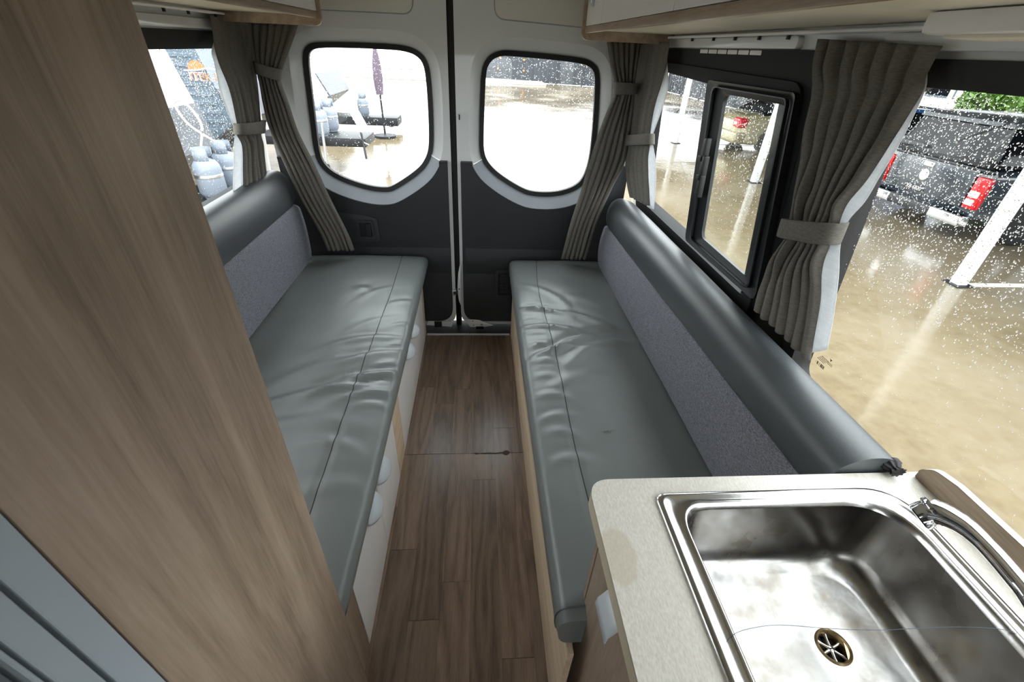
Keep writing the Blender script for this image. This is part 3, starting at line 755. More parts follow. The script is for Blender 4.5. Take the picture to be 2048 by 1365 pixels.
RC = thing('seat_cushion', 'long grey vinyl bench cushion on the right reaching to the sink bench', 'cushion', (0.45, 1.5, 0.41))
profR = [(0.215, 0.412), (0.200, 0.416), (0.188, 0.438), (0.183, 0.475), (0.186, 0.505), (0.200, 0.524), (0.228, 0.531), (0.29, 0.534), (0.38, 0.535), (0.50, 0.536), (0.62, 0.535), (0.72, 0.532), (0.745, 0.52), (0.75, 0.47), (0.745, 0.42), (0.70, 0.412), (0.5, 0.411), (0.35, 0.411), (0.26, 0.411)]
oR, rowsR = cushion('cover', profR, 0, 0.475, 2.535, ridR, M_vinyl, RC, lambda y: 0.322 + 0.03 * max(0, (y - 2.0) / 0.5) ** 1.5 + 0.006 * math.sin(y * 5), 8.7)
tube('piping', [rowsR[2][k] + Vector((0, -0.004, 0)) for k in range(0, 80)], 0.0022, M_vinyl_d, oR, 6)
# small tear in the vinyl, with pale backing showing
tp = atz(1212, 860, 0.5385)
Vt = []; nT = 14
for i in range(nT + 1):
    t = i / nT; wv = 0.004 * math.sin(t * math.pi) * (0.6 + 0.6 * abs(noise.noise(Vector((t * 14, 3, 5)))))
    Vt.append((tp.x - 0.022 + 0.044 * t, tp.y + wv - 0.006 * t, 0.5388 + 0.0)); Vt.append((tp.x - 0.022 + 0.044 * t, tp.y - wv - 0.006 * t, 0.5388))
tear_mat = plain('torn_backing', srgb(120, 126, 126), 0.8, var=0.7, scale=160)
mk('tear', Vt, [(2 * i, 2 * i + 2, 2 * i + 3, 2 * i + 1) for i in range(nT)], tear_mat, oR, label='small ragged tear with pale backing')
# right backrest
RBk = thing('backrest', 'right bench backrest with grey fabric panel and long dark vinyl bolster', 'backrest', (0.8, 1.5, 0.55))
pfF = [(0.722, 0.540), (0.714, 0.60), (0.714, 0.68), (0.722, 0.745), (0.732, 0.782), (0.77, 0.785), (0.80, 0.70), (0.79, 0.58), (0.75, 0.540)]
pfN = [(0.722, 0.540), (0.714, 0.60), (0.714, 0.70), (0.722, 0.785), (0.732, 0.828), (0.77, 0.83), (0.80, 0.72), (0.79, 0.58), (0.75, 0.540)]
back_ins('fabric_panel', pfF, pfN, 2.48, 0.560, M_insert, RBk, seed=2)
pbF = [(0.738, 0.778), (0.726, 0.795), (0.724, 0.84), (0.733, 0.89), (0.755, 0.925), (0.790, 0.943), (0.828, 0.940), (0.858, 0.92), (0.868, 0.86), (0.855, 0.80), (0.82, 0.776), (0.77, 0.772)]
pbN = [(0.738, 0.826), (0.726, 0.842), (0.724, 0.880), (0.733, 0.918), (0.755, 0.942), (0.795, 0.956), (0.840, 0.952), (0.868, 0.930), (0.874, 0.88), (0.858, 0.838), (0.82, 0.822), (0.77, 0.82)]
back_ins('bolster', pbF, pbN, 2.48, 0.562, M_vinyl_d, RBk, seed=9)
# gathered black end of the bolster by the sink
cb = Vector((0.846, 0.562, 0.936)); rows = []
for i, (r, dy) in enumerate(((0.020, 0.006), (0.017, -0.004), (0.011, -0.009), (0.009, -0.012), (0.014, -0.020), (0.004, -0.023))):
    rows.append([cb + Vector((r * 1.1 * math.cos(a) * (1 + 0.16 * math.cos(9 * a) * (i > 0)), dy, r * 0.8 * math.sin(a) * (1 + 0.16 * math.cos(9 * a) * (i > 0)))) for a in [2 * math.pi * k / 45 for k in range(45)]])
loft('gathered_end', rows, M_black, RBk, closed=True, caps=True)

# ================================================================== tall cabinet and white cabinet on the left
TC = thing('tall_cabinet', 'tall pale oak cabinet panel standing at the left foreground', 'cabinet', (-0.7, 0.35, 0))
box('side_panel', -0.318, -0.302, 0.1935, 0.505, 0.0, 1.975, M_oak, TC, 0.0012, 1)
box('body', -1.08, -0.318, 0.196, 0.503, 0.0, 1.975, M_oak, TC)
WC = thing('white_cabinet', 'grey-white panelled cabinet front at the bottom left corner', 'cabinet', (-0.7, -0.3, 0))
M_greyw = plain('grey_white_laminate', srgb(158, 166, 173), 0.4, var=0.02)
box('body', -1.08, -0.324, -0.80, 0.1925, 0.0, 1.97, M_blackp, WC)
box('frame_strip', -0.324, -0.304, 0.1690, 0.1925, 0.0, 1.97, M_greyw, WC, 0.001, 1)
box('door_strip', -0.324, -0.306, 0.1480, 0.1660, 0.0, 1.97, M_greyw, WC, 0.001, 1)
box('door_strip', -0.324, -0.308, 0.1424, 0.1459, 0.0, 1.97, M_greyw, WC, 0.001, 1)
box('door', -0.324, -0.314, -0.79, 0.1400, 0.0, 1.97, plain('dark_grey_door', srgb(90, 94, 98), 0.5), WC, 0.001, 1)

# ================================================================== kitchen bench with sink
ZC = 0.92
KC = thing('sink_cabinet', 'pale oak kitchen cabinet with silver pull under the sink bench', 'cabinet', (0.58, 0.0, 0))
box('end_board', 0.268, 0.90, 0.515, 0.531, 0.0, 0.884, M_oak, KC)
box('back_board', 0.885, 0.90, -0.62, 0.515, 0.0, 0.884, M_oak, KC)
box('bottom_board', 0.268, 0.885, -0.62, 0.515, 0.0, 0.05, M_oak, KC)
box('near_board', 0.250, 0.885, -0.64, -0.62, 0.0, 0.884, M_oak, KC)
box('end_panel', 0.250, 0.268, 0.517, 0.533, 0.0, 0.884, M_oak, KC, 0.001, 1)
kd = box('door', 0.250, 0.268, 0.262, 0.513, 0.06, 0.880, M_oak, KC, 0.001, 1)
kd2 = box('door', 0.250, 0.268, -0.30, 0.255, 0.06, 0.880, M_oak, KC, 0.001, 1)
box('gap_shadow', 0.262, 0.266, 0.255, 0.262, 0.06, 0.880, M_blackp, KC)
hq = [atx(u, v, 0.215) for u, v in ((1197, 1207), (1222, 1186), (1246, 1262), (1216, 1284))]
hy0, hy1 = min(p.y for p in hq), max(p.y for p in hq); hz = sum(p.z for p in hq) / 4
yc = (hy0 + hy1) / 2
rowsH = []
for y in np.linspace(yc - 0.032, yc + 0.032, 7):
    rowsH.append([Vector((0.250, y, hz + 0.028)), Vector((0.236, y, hz + 0.026)), Vector((0.218, y, hz + 0.018)), Vector((0.206, y, hz - 0.004)), Vector((0.204, y, hz - 0.022))])
hh = loft('handle', rowsH, M_silverp, kd, label='silver pull'); s = hh.modifiers.new('thickness', 'SOLIDIFY'); s.thickness = 0.003

CT = thing('countertop', 'pale linen-look countertop with rounded corner around the sink', 'countertop', (0.55, 0.0, 0.885))
outer = round_poly([(0.212, 0.556), (0.212, -0.65), (0.925, -0.65), (0.925, 0.556)], [0.045, 0.01, 0.01, 0.004], 8)
sx0, sx1, sy0, sy1 = 0.333, 0.828, -0.12, 0.519
hole = round_poly([(sx0 + .012, sy1 - .012), (sx0 + .012, sy0 + .012), (sx1 - .012, sy0 + .012), (sx1 - .012, sy1 - .012)], 0.03, 6)
mapT = lambda u, v, d: (u, v, d)
tp_ = holed_plate('top', outer, [hole], mapT, 0.885, ZC, M_counter, CT)
M_edge = plain('beige_edge_band', srgb(198, 186, 162), 0.5, var=0.04)
eo = [Vector(p) for p in round_poly([(0.2115, 0.5565), (0.2115, -0.65), (0.93, -0.65), (0.93, 0.5565)], [0.045, 0.01, 0.01, 0.004], 8)]
V = [(p.x, p.y, 0.884) for p in eo] + [(p.x, p.y, ZC - 0.0012) for p in eo]; n = len(eo)
mk('edge_band', V, [(i, (i + 1) % n, n + (i + 1) % n, n + i) for i in range(n)], M_edge, CT, True)
# upstand board behind the sink, rounded at its far end
US = thing('upstand', 'oak upstand board behind the sink with rounded pale top edge', 'board', (0.91, 0.0, ZC))
up = [(0.545, ZC + 0.0005), (0.545, ZC + 0.020), (0.525, ZC + 0.042), (0.48, ZC + 0.050), (-0.6, ZC + 0.050), (-0.6, ZC + 0.0005)]
up = round_poly(up, [0.002, 0.02, 0.03, 0.03, 0.002, 0.002], 5)
prism('board', up, mapF, 0.893, 0.907, M_oakh, US)
V = []; n = len(up)
for p in up: V += [(0.8925, p[0], p[1])]
for p in up: V += [(0.9075, p[0], p[1])]
ks = [i for i in range(n - 1) if up[i][1] > ZC + 0.004 and up[i + 1][1] > ZC + 0.004]
cap = offset([Vector((p[0], p[1])) for p in up], 0.0012)
Vc = [(0.893, p.x, p.y) for p in cap] + [(0.907, p.x, p.y) for p in cap]
mk('edge_strip', Vc, [(i, i + 1, n + i + 1, n + i) for i in ks], M_white, US, True)

# ---- stainless sink
SK = thing('sink', 'stainless steel sink bowl with stained drain set in the countertop', 'sink', (0.58, 0.2, 0.76))
def rr(x0, x1, y0, y1, r, n=9):
    return round_poly([(x0, y1), (x0, y0), (x1, y0), (x1, y1)], r, n)
lv = [  # (x0,x1,y0,y1,radii,z)
    (sx0, sx1, sy0, sy1, [.022, .02, .02, .085], ZC + 0.0008), (sx0 + .002, sx1 - .002, sy0 + .002, sy1 - .002, [.022, .02, .02, .085], ZC + 0.005),
    (sx0 + .010, sx1 - .010, sy0 + .010, sy1 - .010, [.022, .02, .02, .083], ZC + 0.006), (sx0 + .014, sx1 - .012, sy0 + .012, sy1 - .013, [.022, .02, .02, .082], ZC + 0.003),
    (sx0 + .032, sx1 - .026, sy0 + .025, sy1 - .020, [.062, .05, .05, .098], ZC + 0.003), (sx0 + .035, sx1 - .029, sy0 + .028, sy1 - .023, [.060, .05, .05, .096], ZC + 0.0045),
    (sx0 + .039, sx1 - .033, sy0 + .032, sy1 - .027, [.058, .05, .05, .094], ZC + 0.001), (sx0 + .044, sx1 - .037, sy0 + .036, sy1 - .031, [.056, .05, .05, .092], ZC - 0.010),
    (sx0 + .050, sx1 - .046, sy0 + .042, sy1 - .038, [.056, .05, .05, .090], ZC - 0.070), (sx0 + .055, sx1 - .054, sy0 + .048, sy1 - .044, [.056, .05, .05, .088], ZC - 0.120),
    (sx0 + .062, sx1 - .064, sy0 + .056, sy1 - .053, [.06, .05, .05, .086], ZC - 0.142), (sx0 + .074, sx1 - .078, sy0 + .068, sy1 - .066, [.06, .05, .05, .08], ZC - 0.155),
    (sx0 + .092, sx1 - .096, sy0 + .086, sy1 - .084, [.06, .05, .05, .07], ZC - 0.160)]
dc = atz(1667, 1294, ZC - 0.163)
rows = [[Vector((p[0], p[1], z)) for p in rr(x0, x1, y0, y1, r)] for (x0, x1, y0, y1, r, z) in lv]
last = rows[-1]; m_ = len(last)
for rad, z in ((0.075, ZC - 0.1615), (0.030, ZC - 0.1632)):
    ring_ = []
    for p in last:
        a = math.atan2(p.y - dc.y, p.x - dc.x); ring_.append(Vector((dc.x + rad * math.cos(a), dc.y + rad * math.sin(a), z)))
    rows.append(ring_)
def steel_bowl_mat():
    m, nt, b = newmat('stained_steel'); L = nt.links
    v = coords(nt); n = N(nt, 'ShaderNodeTexNoise'); n.inputs['Scale'].default_value = 14; n.inputs['Detail'].default_value = 6; L.new(v, n.inputs['Vector'])
    r = ramp(nt, [(0.30, (0.19, 0.17, 0.145, 1)), (0.5, (0.30, 0.29, 0.275, 1)), (0.72, (0.40, 0.40, 0.40, 1))]); L.new(n.outputs['Fac'], r.inputs['Fac'])
    tc = N(nt, 'ShaderNodeTexCoord'); vm = N(nt, 'ShaderNodeVectorMath', operation='DISTANCE'); L.new(tc.outputs['Object'], vm.inputs[0]); vm.inputs[1].default_value = (dc.x, dc.y, dc.z)
    ad = N(nt, 'ShaderNodeMath', operation='MULTIPLY_ADD'); ad.inputs[1].default_value = 0.022; L.new(n.outputs['Fac'], ad.inputs[0]); L.new(vm.outputs['Value'], ad.inputs[2])
    rs = ramp(nt, [(0.034, (1, 1, 1, 1)), (0.048, (0, 0, 0, 1))]); L.new(ad.outputs[0], rs.inputs['Fac'])
    mx = N(nt, 'ShaderNodeMix'); mx.data_type = 'RGBA'; L.new(rs.outputs['Color'], mx.inputs[0]); L.new(r.outputs['Color'], mx.inputs[6]); mx.inputs[7].default_value = (0.44, 0.33, 0.18, 1)
    L.new(mx.outputs[2], b.inputs['Base Color']); b.inputs['Metallic'].default_value = 1.0
    r3 = ramp(nt, [(0.35, (0.30,) * 3 + (1,)), (0.65, (0.18,) * 3 + (1,))]); L.new(n.outputs['Fac'], r3.inputs['Fac']); L.new(r3.outputs['Color'], b.inputs['Roughness'])
    n2 = N(nt, 'ShaderNodeTexNoise'); n2.inputs['Scale'].default_value = 22; n2.inputs['Detail'].default_value = 2; L.new(v, n2.inputs['Vector'])
    bp = N(nt, 'ShaderNodeBump'); bp.inputs['Strength'].default_value = 0.12; bp.inputs['Distance'].default_value = 0.004; L.new(n2.outputs['Fac'], bp.inputs['Height']); L.new(bp.outputs['Normal'], b.inputs['Normal'])
    return m
M_bowl = steel_bowl_mat()
loft('flange', rows[:8], M_steel, SK, closed=True)
bowl = loft('bowl', rows[7:], M_bowl, SK, closed=True)
zd = ZC - 0.163
dr = lathe('drain_ring', [(0.0300, 0.0006), (0.0275, 0.003), (0.0250, 0.001), (0.0235, -0.008), (0.0235, -0.018), (0.030, -0.018)], (dc.x, dc.y, zd), M_rust, SK, 32)
bmx = bmesh.new(); bmx.from_mesh(dr.data); bmesh.ops.delete(bmx, geom=[f for f in bmx.faces if len(f.verts) > 4], context='FACES'); bmx.to_mesh(dr.data); bmx.free()
lathe('drain_hole', [(0.0236, -0.0185), (0.0236, -0.0175)], (dc.x, dc.y, zd), M_black, SK, 24)
lathe('drain_hub', [(0.0066, -0.016), (0.0066, -0.009), (0.0045, -0.0078)], (dc.x, dc.y, zd), M_chrome, SK, 16)
box('drain_slot', dc.x - 0.0045, dc.x + 0.0045, dc.y - 0.0012, dc.y + 0.0012, zd - 0.0080, zd - 0.0074, M_black, SK)
for k in range(6):
    a = k * math.pi / 3 + 0.35
    tube('drain_spoke', [(dc.x + r_ * math.cos(a), dc.y + r_ * math.sin(a), zd - 0.011) for r_ in (0.005, 0.015, 0.0235)], [0.0030, 0.0026, 0.0040], M_chrome, SK, 8)
# ---- tap
def tapp(u, v, z): return atz(u, v, z)
TP = thing('tap', 'chrome swivel spout tap arching over the right edge of the sink', 'tap', (0.865, 0.15, ZC))
path = catmull([(0.868, 0.14, ZC + 0.012), (0.868, 0.15, ZC + 0.05), tapp(2120, 1262, 1.00), tapp(2048, 1178, 1.005), tapp(1985, 1105, 1.012), tapp(1935, 1057, 1.016), tapp(1893, 1032, 1.012), tapp(1868, 1024, 1.004)], 6)
k = len(path); rads = [0.0150 + 0.0100 * max(0, (i / (k - 1) - 0.62) / 0.38) for i in range(k)]
tube('spout', path, rads, M_chrome, TP, 18, flat=0.8)
hd = tapp(1846, 1032, 0.992); dirv = (hd - path[-1]).normalized()
a_ = dirv.cross(Vector((0, 0, 1))).normalized(); b_ = a_.cross(dirv)
def disc(name, c, pr, mat, ribs=0):
    rows = []
    for r_, h in pr:
        rows.append([c + dirv * h + (a_ * math.cos(t) + b_ * math.sin(t)) * (r_ * (1 + (0.05 * math.cos(ribs * t) if ribs else 0))) for t in [2 * math.pi * i / 48 for i in range(48)]])
    return loft(name, rows, mat, TP, closed=True, caps=True)
e0 = path[-1]
disc('spout_collar', e0, [(0.0245, -0.004), (0.0250, 0.003), (0.0235, 0.005)], M_chrome)
disc('nozzle', e0, [(0.0205, 0.004), (0.0215, 0.013), (0.0205, 0.023), (0.016, 0.025)], M_chrome, 10)
lathe('base', [(0.026, 0.0), (0.026, 0.006), (0.020, 0.010), (0.016, 0.05), (0.014, 0.055)], (0.868, 0.14, ZC + 0.0005), M_chrome, TP, 24)
# thin loose thread stretched over the bowl
th_pts = [atz(u, v, z) for u, v, z in ((1455, 1283, ZC + .0045), (1466, 1270, ZC + .006), (1500, 1258, ZC + .004), (1560, 1251, ZC - .002), (1660, 1258, ZC - .006), (1760, 1261, ZC - .006), (1900, 1255, ZC - .002), (1990, 1258, ZC + .003), (2036, 1267, ZC + .0055))]
tt = tube('loose_thread', catmull(th_pts, 5), 0.0004, plain('blue_grey_thread', srgb(70, 84, 104), 0.7), None, 5)
setp(tt, 'thin loose thread stretched across the sink bowl', 'thread')

# ================================================================== overhead lockers
def locker(name, label, sgn, xf, xw, y0, y1, zb, splits, handles):
    """xf front face x, xw wall side x, zb underside height; far end y1"""
    R = thing(name, label, 'cabinet', ((xf + xw) / 2, (y0 + y1) / 2, zb))
    lo = lambda a, b: (min(a, b), max(a, b))
    x0, x1 = lo(xf + sgn * 0.012, xw)
    box('underside', x0, x1, y0, y1 - 0.02, zb + 0.004, zb + 0.020, M_cream, R)
    box('carcass', *lo(xf + sgn * 0.020, xw), y0, y1 - 0.02, zb + 0.020, 1.975, M_white, R)
    # oak lip along the lower front
    a0, a1 = lo(xf, xf + sgn * 0.018)
    box('lip', a0, a1, y0, y1 - 0.02, zb - 0.006, zb + 0.0165, M_oakh, R, 0.002, 2)
    # oak end panel, rounded lower front corner
    pol = round_poly([(xf - sgn * 0.012, zb - 0.032), (xw, zb - 0.032), (xw, 1.975), (xf - sgn * 0.012, 1.975)], [0.035, 0.002, 0.002, 0.002], 7)
    prism('end_panel', pol, mapD, y1 - 0.018, y1, M_oakh, R, 0.0015)
    ys = [y0] + splits + [y1 - 0.022]
    ds = []
    for a, b in zip(ys[:-1], ys[1:]):
        ds.append(box('door', *lo(xf + sgn * 0.001, xf + sgn * 0.017), a + 0.0015, b - 0.0015, zb + 0.018, 1.97, M_white, R, 0.001, 1))
    for di, yy, zz in handles:
        h = box('latch', *lo(xf - sgn * 0.010, xf + sgn * 0.002), yy - 0.016, yy + 0.016, zz, zz + 0.075, M_silverp, ds[di], 0.003)
        box('latch_button', *lo(xf - sgn * 0.015, xf - sgn * 0.008), yy - 0.009, yy + 0.009, zz + 0.012, zz + 0.065, M_alu, ds[di], 0.003)
    return R
OR_ = locker('overhead_locker', 'white overhead locker with oak trim above the right windows', 1, 0.455, 0.855, -0.6, 2.32, 1.688, [0.62, 1.27, 2.02], [(3, 2.18, 1.765)])
OL_ = locker('overhead_locker', 'white overhead locker with oak trim above the left window', -1, -0.665, -1.09, 0.51, 2.33, 1.690, [1.45], [])
# curtain rails below the lockers with little gliders
def rail(label, pts, dirx, gl):
    R = thing('curtain_rail', label, 'rail', pts[0])
    for dx in (-0.010, 0.010):
        tube('channel', [Vector(p) + Vector((dx, 0, 0)) for p in pts], 0.0045, M_white, R, 8)
    tube('channel_web', [Vector(p) + Vector((0, 0, 0.003)) for p in pts], 0.008, M_alu, R, 8, flat=0.25)
    for y in gl:
        x = pts[0][0]
        box('glider', x - 0.004, x + 0.004, y - 0.004, y + 0.004, pts[0][2] - 0.014, pts[0][2] - 0.003, M_blackp, R)
    return R
rail('white curtain rail under the right overhead locker', [(0.835, 2.29, 1.681), (0.835, -0.55, 1.681)], 1, [2.05, 1.86, 1.70, 1.55, 1.40])
rail('white curtain rail under the left overhead locker', [(-1.045, 2.30, 1.683), (-1.045, 0.62, 1.683)], -1, [2.25, 2.05, 1.9])
# slim white lamp under the right locker, by the door window
LM = thing('under_locker_lamp', 'slim white plastic lamp under the right locker at the top right', 'lamp', (0.72, 0.7, 1.68))
p0 = atz(1815, 42, 1.672); 
box('housing', 0.685, 0.80, 0.20, 0.80, 1.662, 1.6915, M_white, LM, 0.008)
box('diffuser', 0.70, 0.785, 0.23, 0.77, 1.657, 1.664, M_cream, LM, 0.003)

# ================================================================== curtains
def curtain(label, plane, levels, pleats, amp, lining, ties, depth_dir, group=None, name='curtain', base=None, seed=0, hang=None):
    """levels: (left_px, left_py, right_px, right_py[, lining_right_px]) from top to bottom, read on the curtain's own plane"""
    rng = random.Random(seed)
    Lp = [plane(a[0], a[1]) for a in levels]; Rp = [plane(a[2], a[3]) for a in levels]
    Lc, Rc = catmull(Lp, 6), catmull(Rp, 6)
    R = thing(name, label, 'curtain', (Lp[-1] + Rp[-1]) / 2, group)
    dd = Vector(depth_dir).normalized()
    ph = [rng.uniform(-0.35, 0.35) for _ in range(pleats + 2)]; am = [rng.uniform(0.55, 1.2) for _ in range(pleats + 2)]
    NU = pleats * 10; rows = []; nl = len(Lc)
    w0 = (Rc[0] - Lc[0]).length
    for i, (l, r) in enumerate(zip(Lc, Rc)):
        wd = (r - l).length; row = []
        for k in range(NU + 1):
            u = k / NU
            f = u * pleats; c = int(f); fr = f - c
            fr2 = fr + 0.18 * math.sin(2 * math.pi * fr + ph[c]) * 0.6
            s = 0.5 - 0.5 * math.cos(2 * math.pi * fr2)
            a = amp * am[c] * (0.75 + 0.5 * noise.noise(Vector((u * 3 + seed, i * 0.12, 0)))) * min(1.5, 0.55 + 0.45 * w0 / max(wd, 0.03))
            wob = 0.004 * noise.noise(Vector((u * 6, i * 0.18, seed + 3)))
            row.append(l.lerp(r, u) + dd * (s * a + wob))
        rows.append(row)
    cl = loft('cloth', rows, M_curt, R)
    so_ = cl.modifiers.new('thickness', 'SOLIDIFY'); so_.thickness = 0.0016
    if lining:
        LL = [plane(a[0], a[1]) for a in lining]; LR = [plane(a[2], a[3]) for a in lining]
        LLc, LRc = catmull(LL, 6), catmull(LR, 6); rws = []
        for i, (l, r) in enumerate(zip(LLc, LRc)):
            rws.append([l.lerp(r, k / 14) - dd * (0.006 + 0.004 * math.sin(k / 14 * 9 + i * .1)) for k in range(15)])
        ln = loft('lining', rws, M_line, R, label='white curtain lining'); s2 = ln.modifiers.new('thickness', 'SOLIDIFY'); s2.thickness = 0.001
    for (tl, bl, tr, br) in ties:
        a, b, c, d = (plane(*q) for q in (tl, bl, tr, br)); rws = []
        for t in (0, 0.04, 0.5, 0.96, 1):
            l, r = a.lerp(b, t), c.lerp(d, t); m = (l + r) / 2; hw = (r - l) / 2; bulge = 0.0 if t in (0, 1) else 0.003
            rws.append([m + hw * (1.03 * math.copysign(abs(math.cos(th)) ** 0.75, math.cos(th))) + dd * ((amp * 1.25 + 0.010 + bulge) * math.copysign(abs(math.sin(th)) ** 0.7, math.sin(th)) + amp * 0.45)
                        for th in [2 * math.pi * k / 40 for k in range(40)]])
        tb = loft('tieback', rws, M_curt, R, closed=True); s3 = tb.modifiers.new('thickness', 'SOLIDIFY'); s3.thickness = 0.002; s3.offset = 1
    return R
pl_r = lambda x: (lambda u, v: atx(u, v, x))
pl_y = lambda y: (lambda u, v: aty(u, v, y))
# left side curtain
curtain('grey linen curtain tied back beside the left window', pl_r(-1.055),
        [(418, 28, 492, 30), (424, 59, 512, 62), (434, 117, 512, 120), (457, 176, 515, 178), (474, 249, 522, 249), (474, 270, 522, 270), (484, 293, 526, 293), (486, 340, 532, 345), (486, 395, 540, 400)],
        6, 0.016, [(440, 60, 500, 60), (427, 100, 505, 100), (433, 128, 505, 128), (446, 190, 510, 190), (467, 245, 518, 245), (473, 262, 518, 262), (469, 293, 520, 293), (467, 352, 524, 352), (467, 400, 528, 400)],
        [((470, 247), (471, 269), (523, 240), (521, 265))], (1, -0.2, 0), seed=1)
# left rear curtain (by the door)
curtain('grey linen curtain sweeping down to the left bench by the rear door', pl_y(2.47),
        [(505, 47, 597, 48), (508, 88, 583, 88), (513, 125, 567, 130), (516, 145, 562, 150), (520, 165, 564, 170), (526, 205, 577, 205), (541, 264, 597, 264), (570, 330, 630, 330), (600, 395, 662, 400), (640, 465, 695, 465), (655, 500, 709, 500)],
        6, 0.020, None, [((511, 122), (515, 146), (564, 138), (562, 160))], (0, -1, 0), seed=2)
# right rear curtain
curtain('grey linen curtain sweeping down to the right bench by the rear door', pl_y(2.47),
        [(1214, 84, 1282, 84), (1222, 132, 1274, 132), (1229, 164, 1270, 164), (1229, 187, 1268, 187), (1215, 220, 1266, 220), (1198, 264, 1260, 264), (1179, 322, 1250, 322), (1162, 381, 1222, 381), (1140, 450, 1192, 450), (1122, 518, 1172, 518)],
        6, 0.020, None, [((1228, 163), (1227, 188), (1273, 166), (1270, 187))], (0, -1, 0), seed=3)
# right side far curtain
curtain('grey linen curtain with white lining tied at the far end of the right window', pl_r(0.80),
        [(1276, 83, 1340, 84), (1270, 132, 1332, 132), (1267, 176, 1321, 176), (1264, 220, 1308, 220), (1259, 271, 1300, 271), (1259, 291, 1300, 291), (1255, 322, 1296, 322), (1258, 366, 1298, 372), (1262, 394, 1300, 412)],
        5, 0.016, [(1290, 95, 1330, 95), (1285, 132, 1333, 132), (1280, 176, 1335, 176), (1275, 220, 1323, 220), (1265, 271, 1305, 271), (1264, 291, 1305, 291), (1262, 322, 1309, 322), (1270, 366, 1309, 366), (1280, 405, 1304, 420)],
        [((1256, 272), (1255, 292), (1306, 268), (1306, 289))], (-1, -0.2, 0), seed=4)
# middle curtain between the right windows
curtain('grey linen curtain with white lining tied between the two right windows', pl_r(0.825),
        [(1638, 78, 1886, 92), (1629, 142, 1856, 146), (1625, 178, 1846, 180), (1618, 237, 1811, 240), (1609, 297, 1773, 300), (1602, 356, 1733, 360), (1596, 404, 1694, 408), (1588, 440, 1676, 450), (1581, 476, 1660, 490), (1549, 526, 1644, 535), (1525, 571, 1641, 600), (1512, 616, 1622, 722)],
        7, 0.022, [(1700, 110, 1860, 110), (1690, 142, 1852, 142), (1690, 178, 1849, 178), (1680, 237, 1824, 237), (1670, 297, 1793, 297), (1650, 356, 1756, 356), (1620, 404, 1726, 404), (1610, 445, 1690, 445), (1610, 490, 1675, 490), (1600, 560, 1671, 560), (1595, 641, 1661, 641), (1600, 712, 1651, 700)],
        [((1581, 436), (1571, 470), (1692, 446), (1675, 488))], (-1, -0.25, 0), seed=5)

# ================================================================== OUTSIDE
gr = mk('ground', [(-80, -60, ZG), (80, -60, ZG), (80, 140, ZG), (-80, 140, ZG)], [(0, 1, 2, 3)], M_ground)
setp(gr, 'wet tan concrete yard outside the van', 'ground', kind='structure')
M_wpaint = plain('white_gloss_paint', srgb(236, 238, 240), 0.3, var=0.02)
M_road = plain('pale_grey_road', srgb(150, 146, 142), 0.5, var=0.12, scale=1.5)
M_kerb = plain('pale_kerb', srgb(196, 190, 182), 0.6, var=0.1, scale=3)
M_linep = plain('white_line_paint', srgb(226, 224, 214), 0.5, var=0.06)
M_steelw = plain('white_steel_post', srgb(238, 240, 242), 0.35, var=0.02)
M_dark = plain('dark_fence_paint', srgb(52, 56, 62), 0.6, var=0.15, scale=3)
M_car_dark = plain('charcoal_car_paint', srgb(40, 48, 56), 0.18, var=0.05, coat=0.6)
M_car_gold = plain('champagne_car_paint', srgb(168, 156, 118), 0.25, metal=0.2, var=0.03, coat=0.5)
M_car_blue = plain('blue_car_paint', srgb(28, 100, 176), 0.2, var=0.03, coat=0.6)
M_car_white = plain('white_car_paint', srgb(232, 234, 236), 0.22, var=0.02, coat=0.5)
M_red = plain('red_lamp_lens', srgb(206, 22, 30), 0.15, var=0.06, scale=40)
M_clear = plain('clear_lamp_lens', srgb(226, 224, 220), 0.15, var=0.08, scale=60)
M_tyre = plain('tyre_rubber', srgb(26, 26, 28), 0.8, var=0.1)
M_gas = plain('pale_grey_gas_paint', srgb(128, 137, 150), 0.35, var=0.03)
M_chassis = plain('black_chassis', srgb(24, 26, 30), 0.5, var=0.1)
M_checker = plain('grey_checker_plate', srgb(62, 66, 74), 0.45, metal=0.0, var=0.1, scale=60)
M_clad = plain('blue_grey_cladding', srgb(92, 108, 122), 0.4, var=0.05)
M_leaf = plain('bush_leaves', srgb(96, 132, 52), 0.6, var=0.5, scale=3)
M_bark = plain('bark', srgb(84, 68, 52), 0.9, var=0.2)

# road, kerb and painted bay lines
rd = box('road', -70, 14, 50, 75, ZG + 0.01, ZG + 0.03, M_road); setp(rd, 'pale grey road beyond the yard', 'road', kind='structure')
kb = box('kerb', -60, 4.8, 36.2, 40.5, ZG, ZG + 0.12, M_kerb, None, 0.03); setp(kb, 'pale concrete kerb strip before the dark fence', 'kerb', kind='structure')
for i, (yy, xa, xb, lab) in enumerate(((4.60, 6.06, 12.2, 'painted bay line beside the dark pickup'), (9.52, 6.06, 12.2, 'painted bay line at the second white post'), (14.2, 6.06, 12.2, 'painted bay line at the third white post'),
                         (19.6, -2.0, 9.0, 'white painted line across the wet yard'))):
    o = box('painted_line', xa, xb, yy - 0.05, yy + 0.05, ZG + 0.001, ZG + 0.004, M_linep); setp(o, lab, 'painted line', kind='structure')
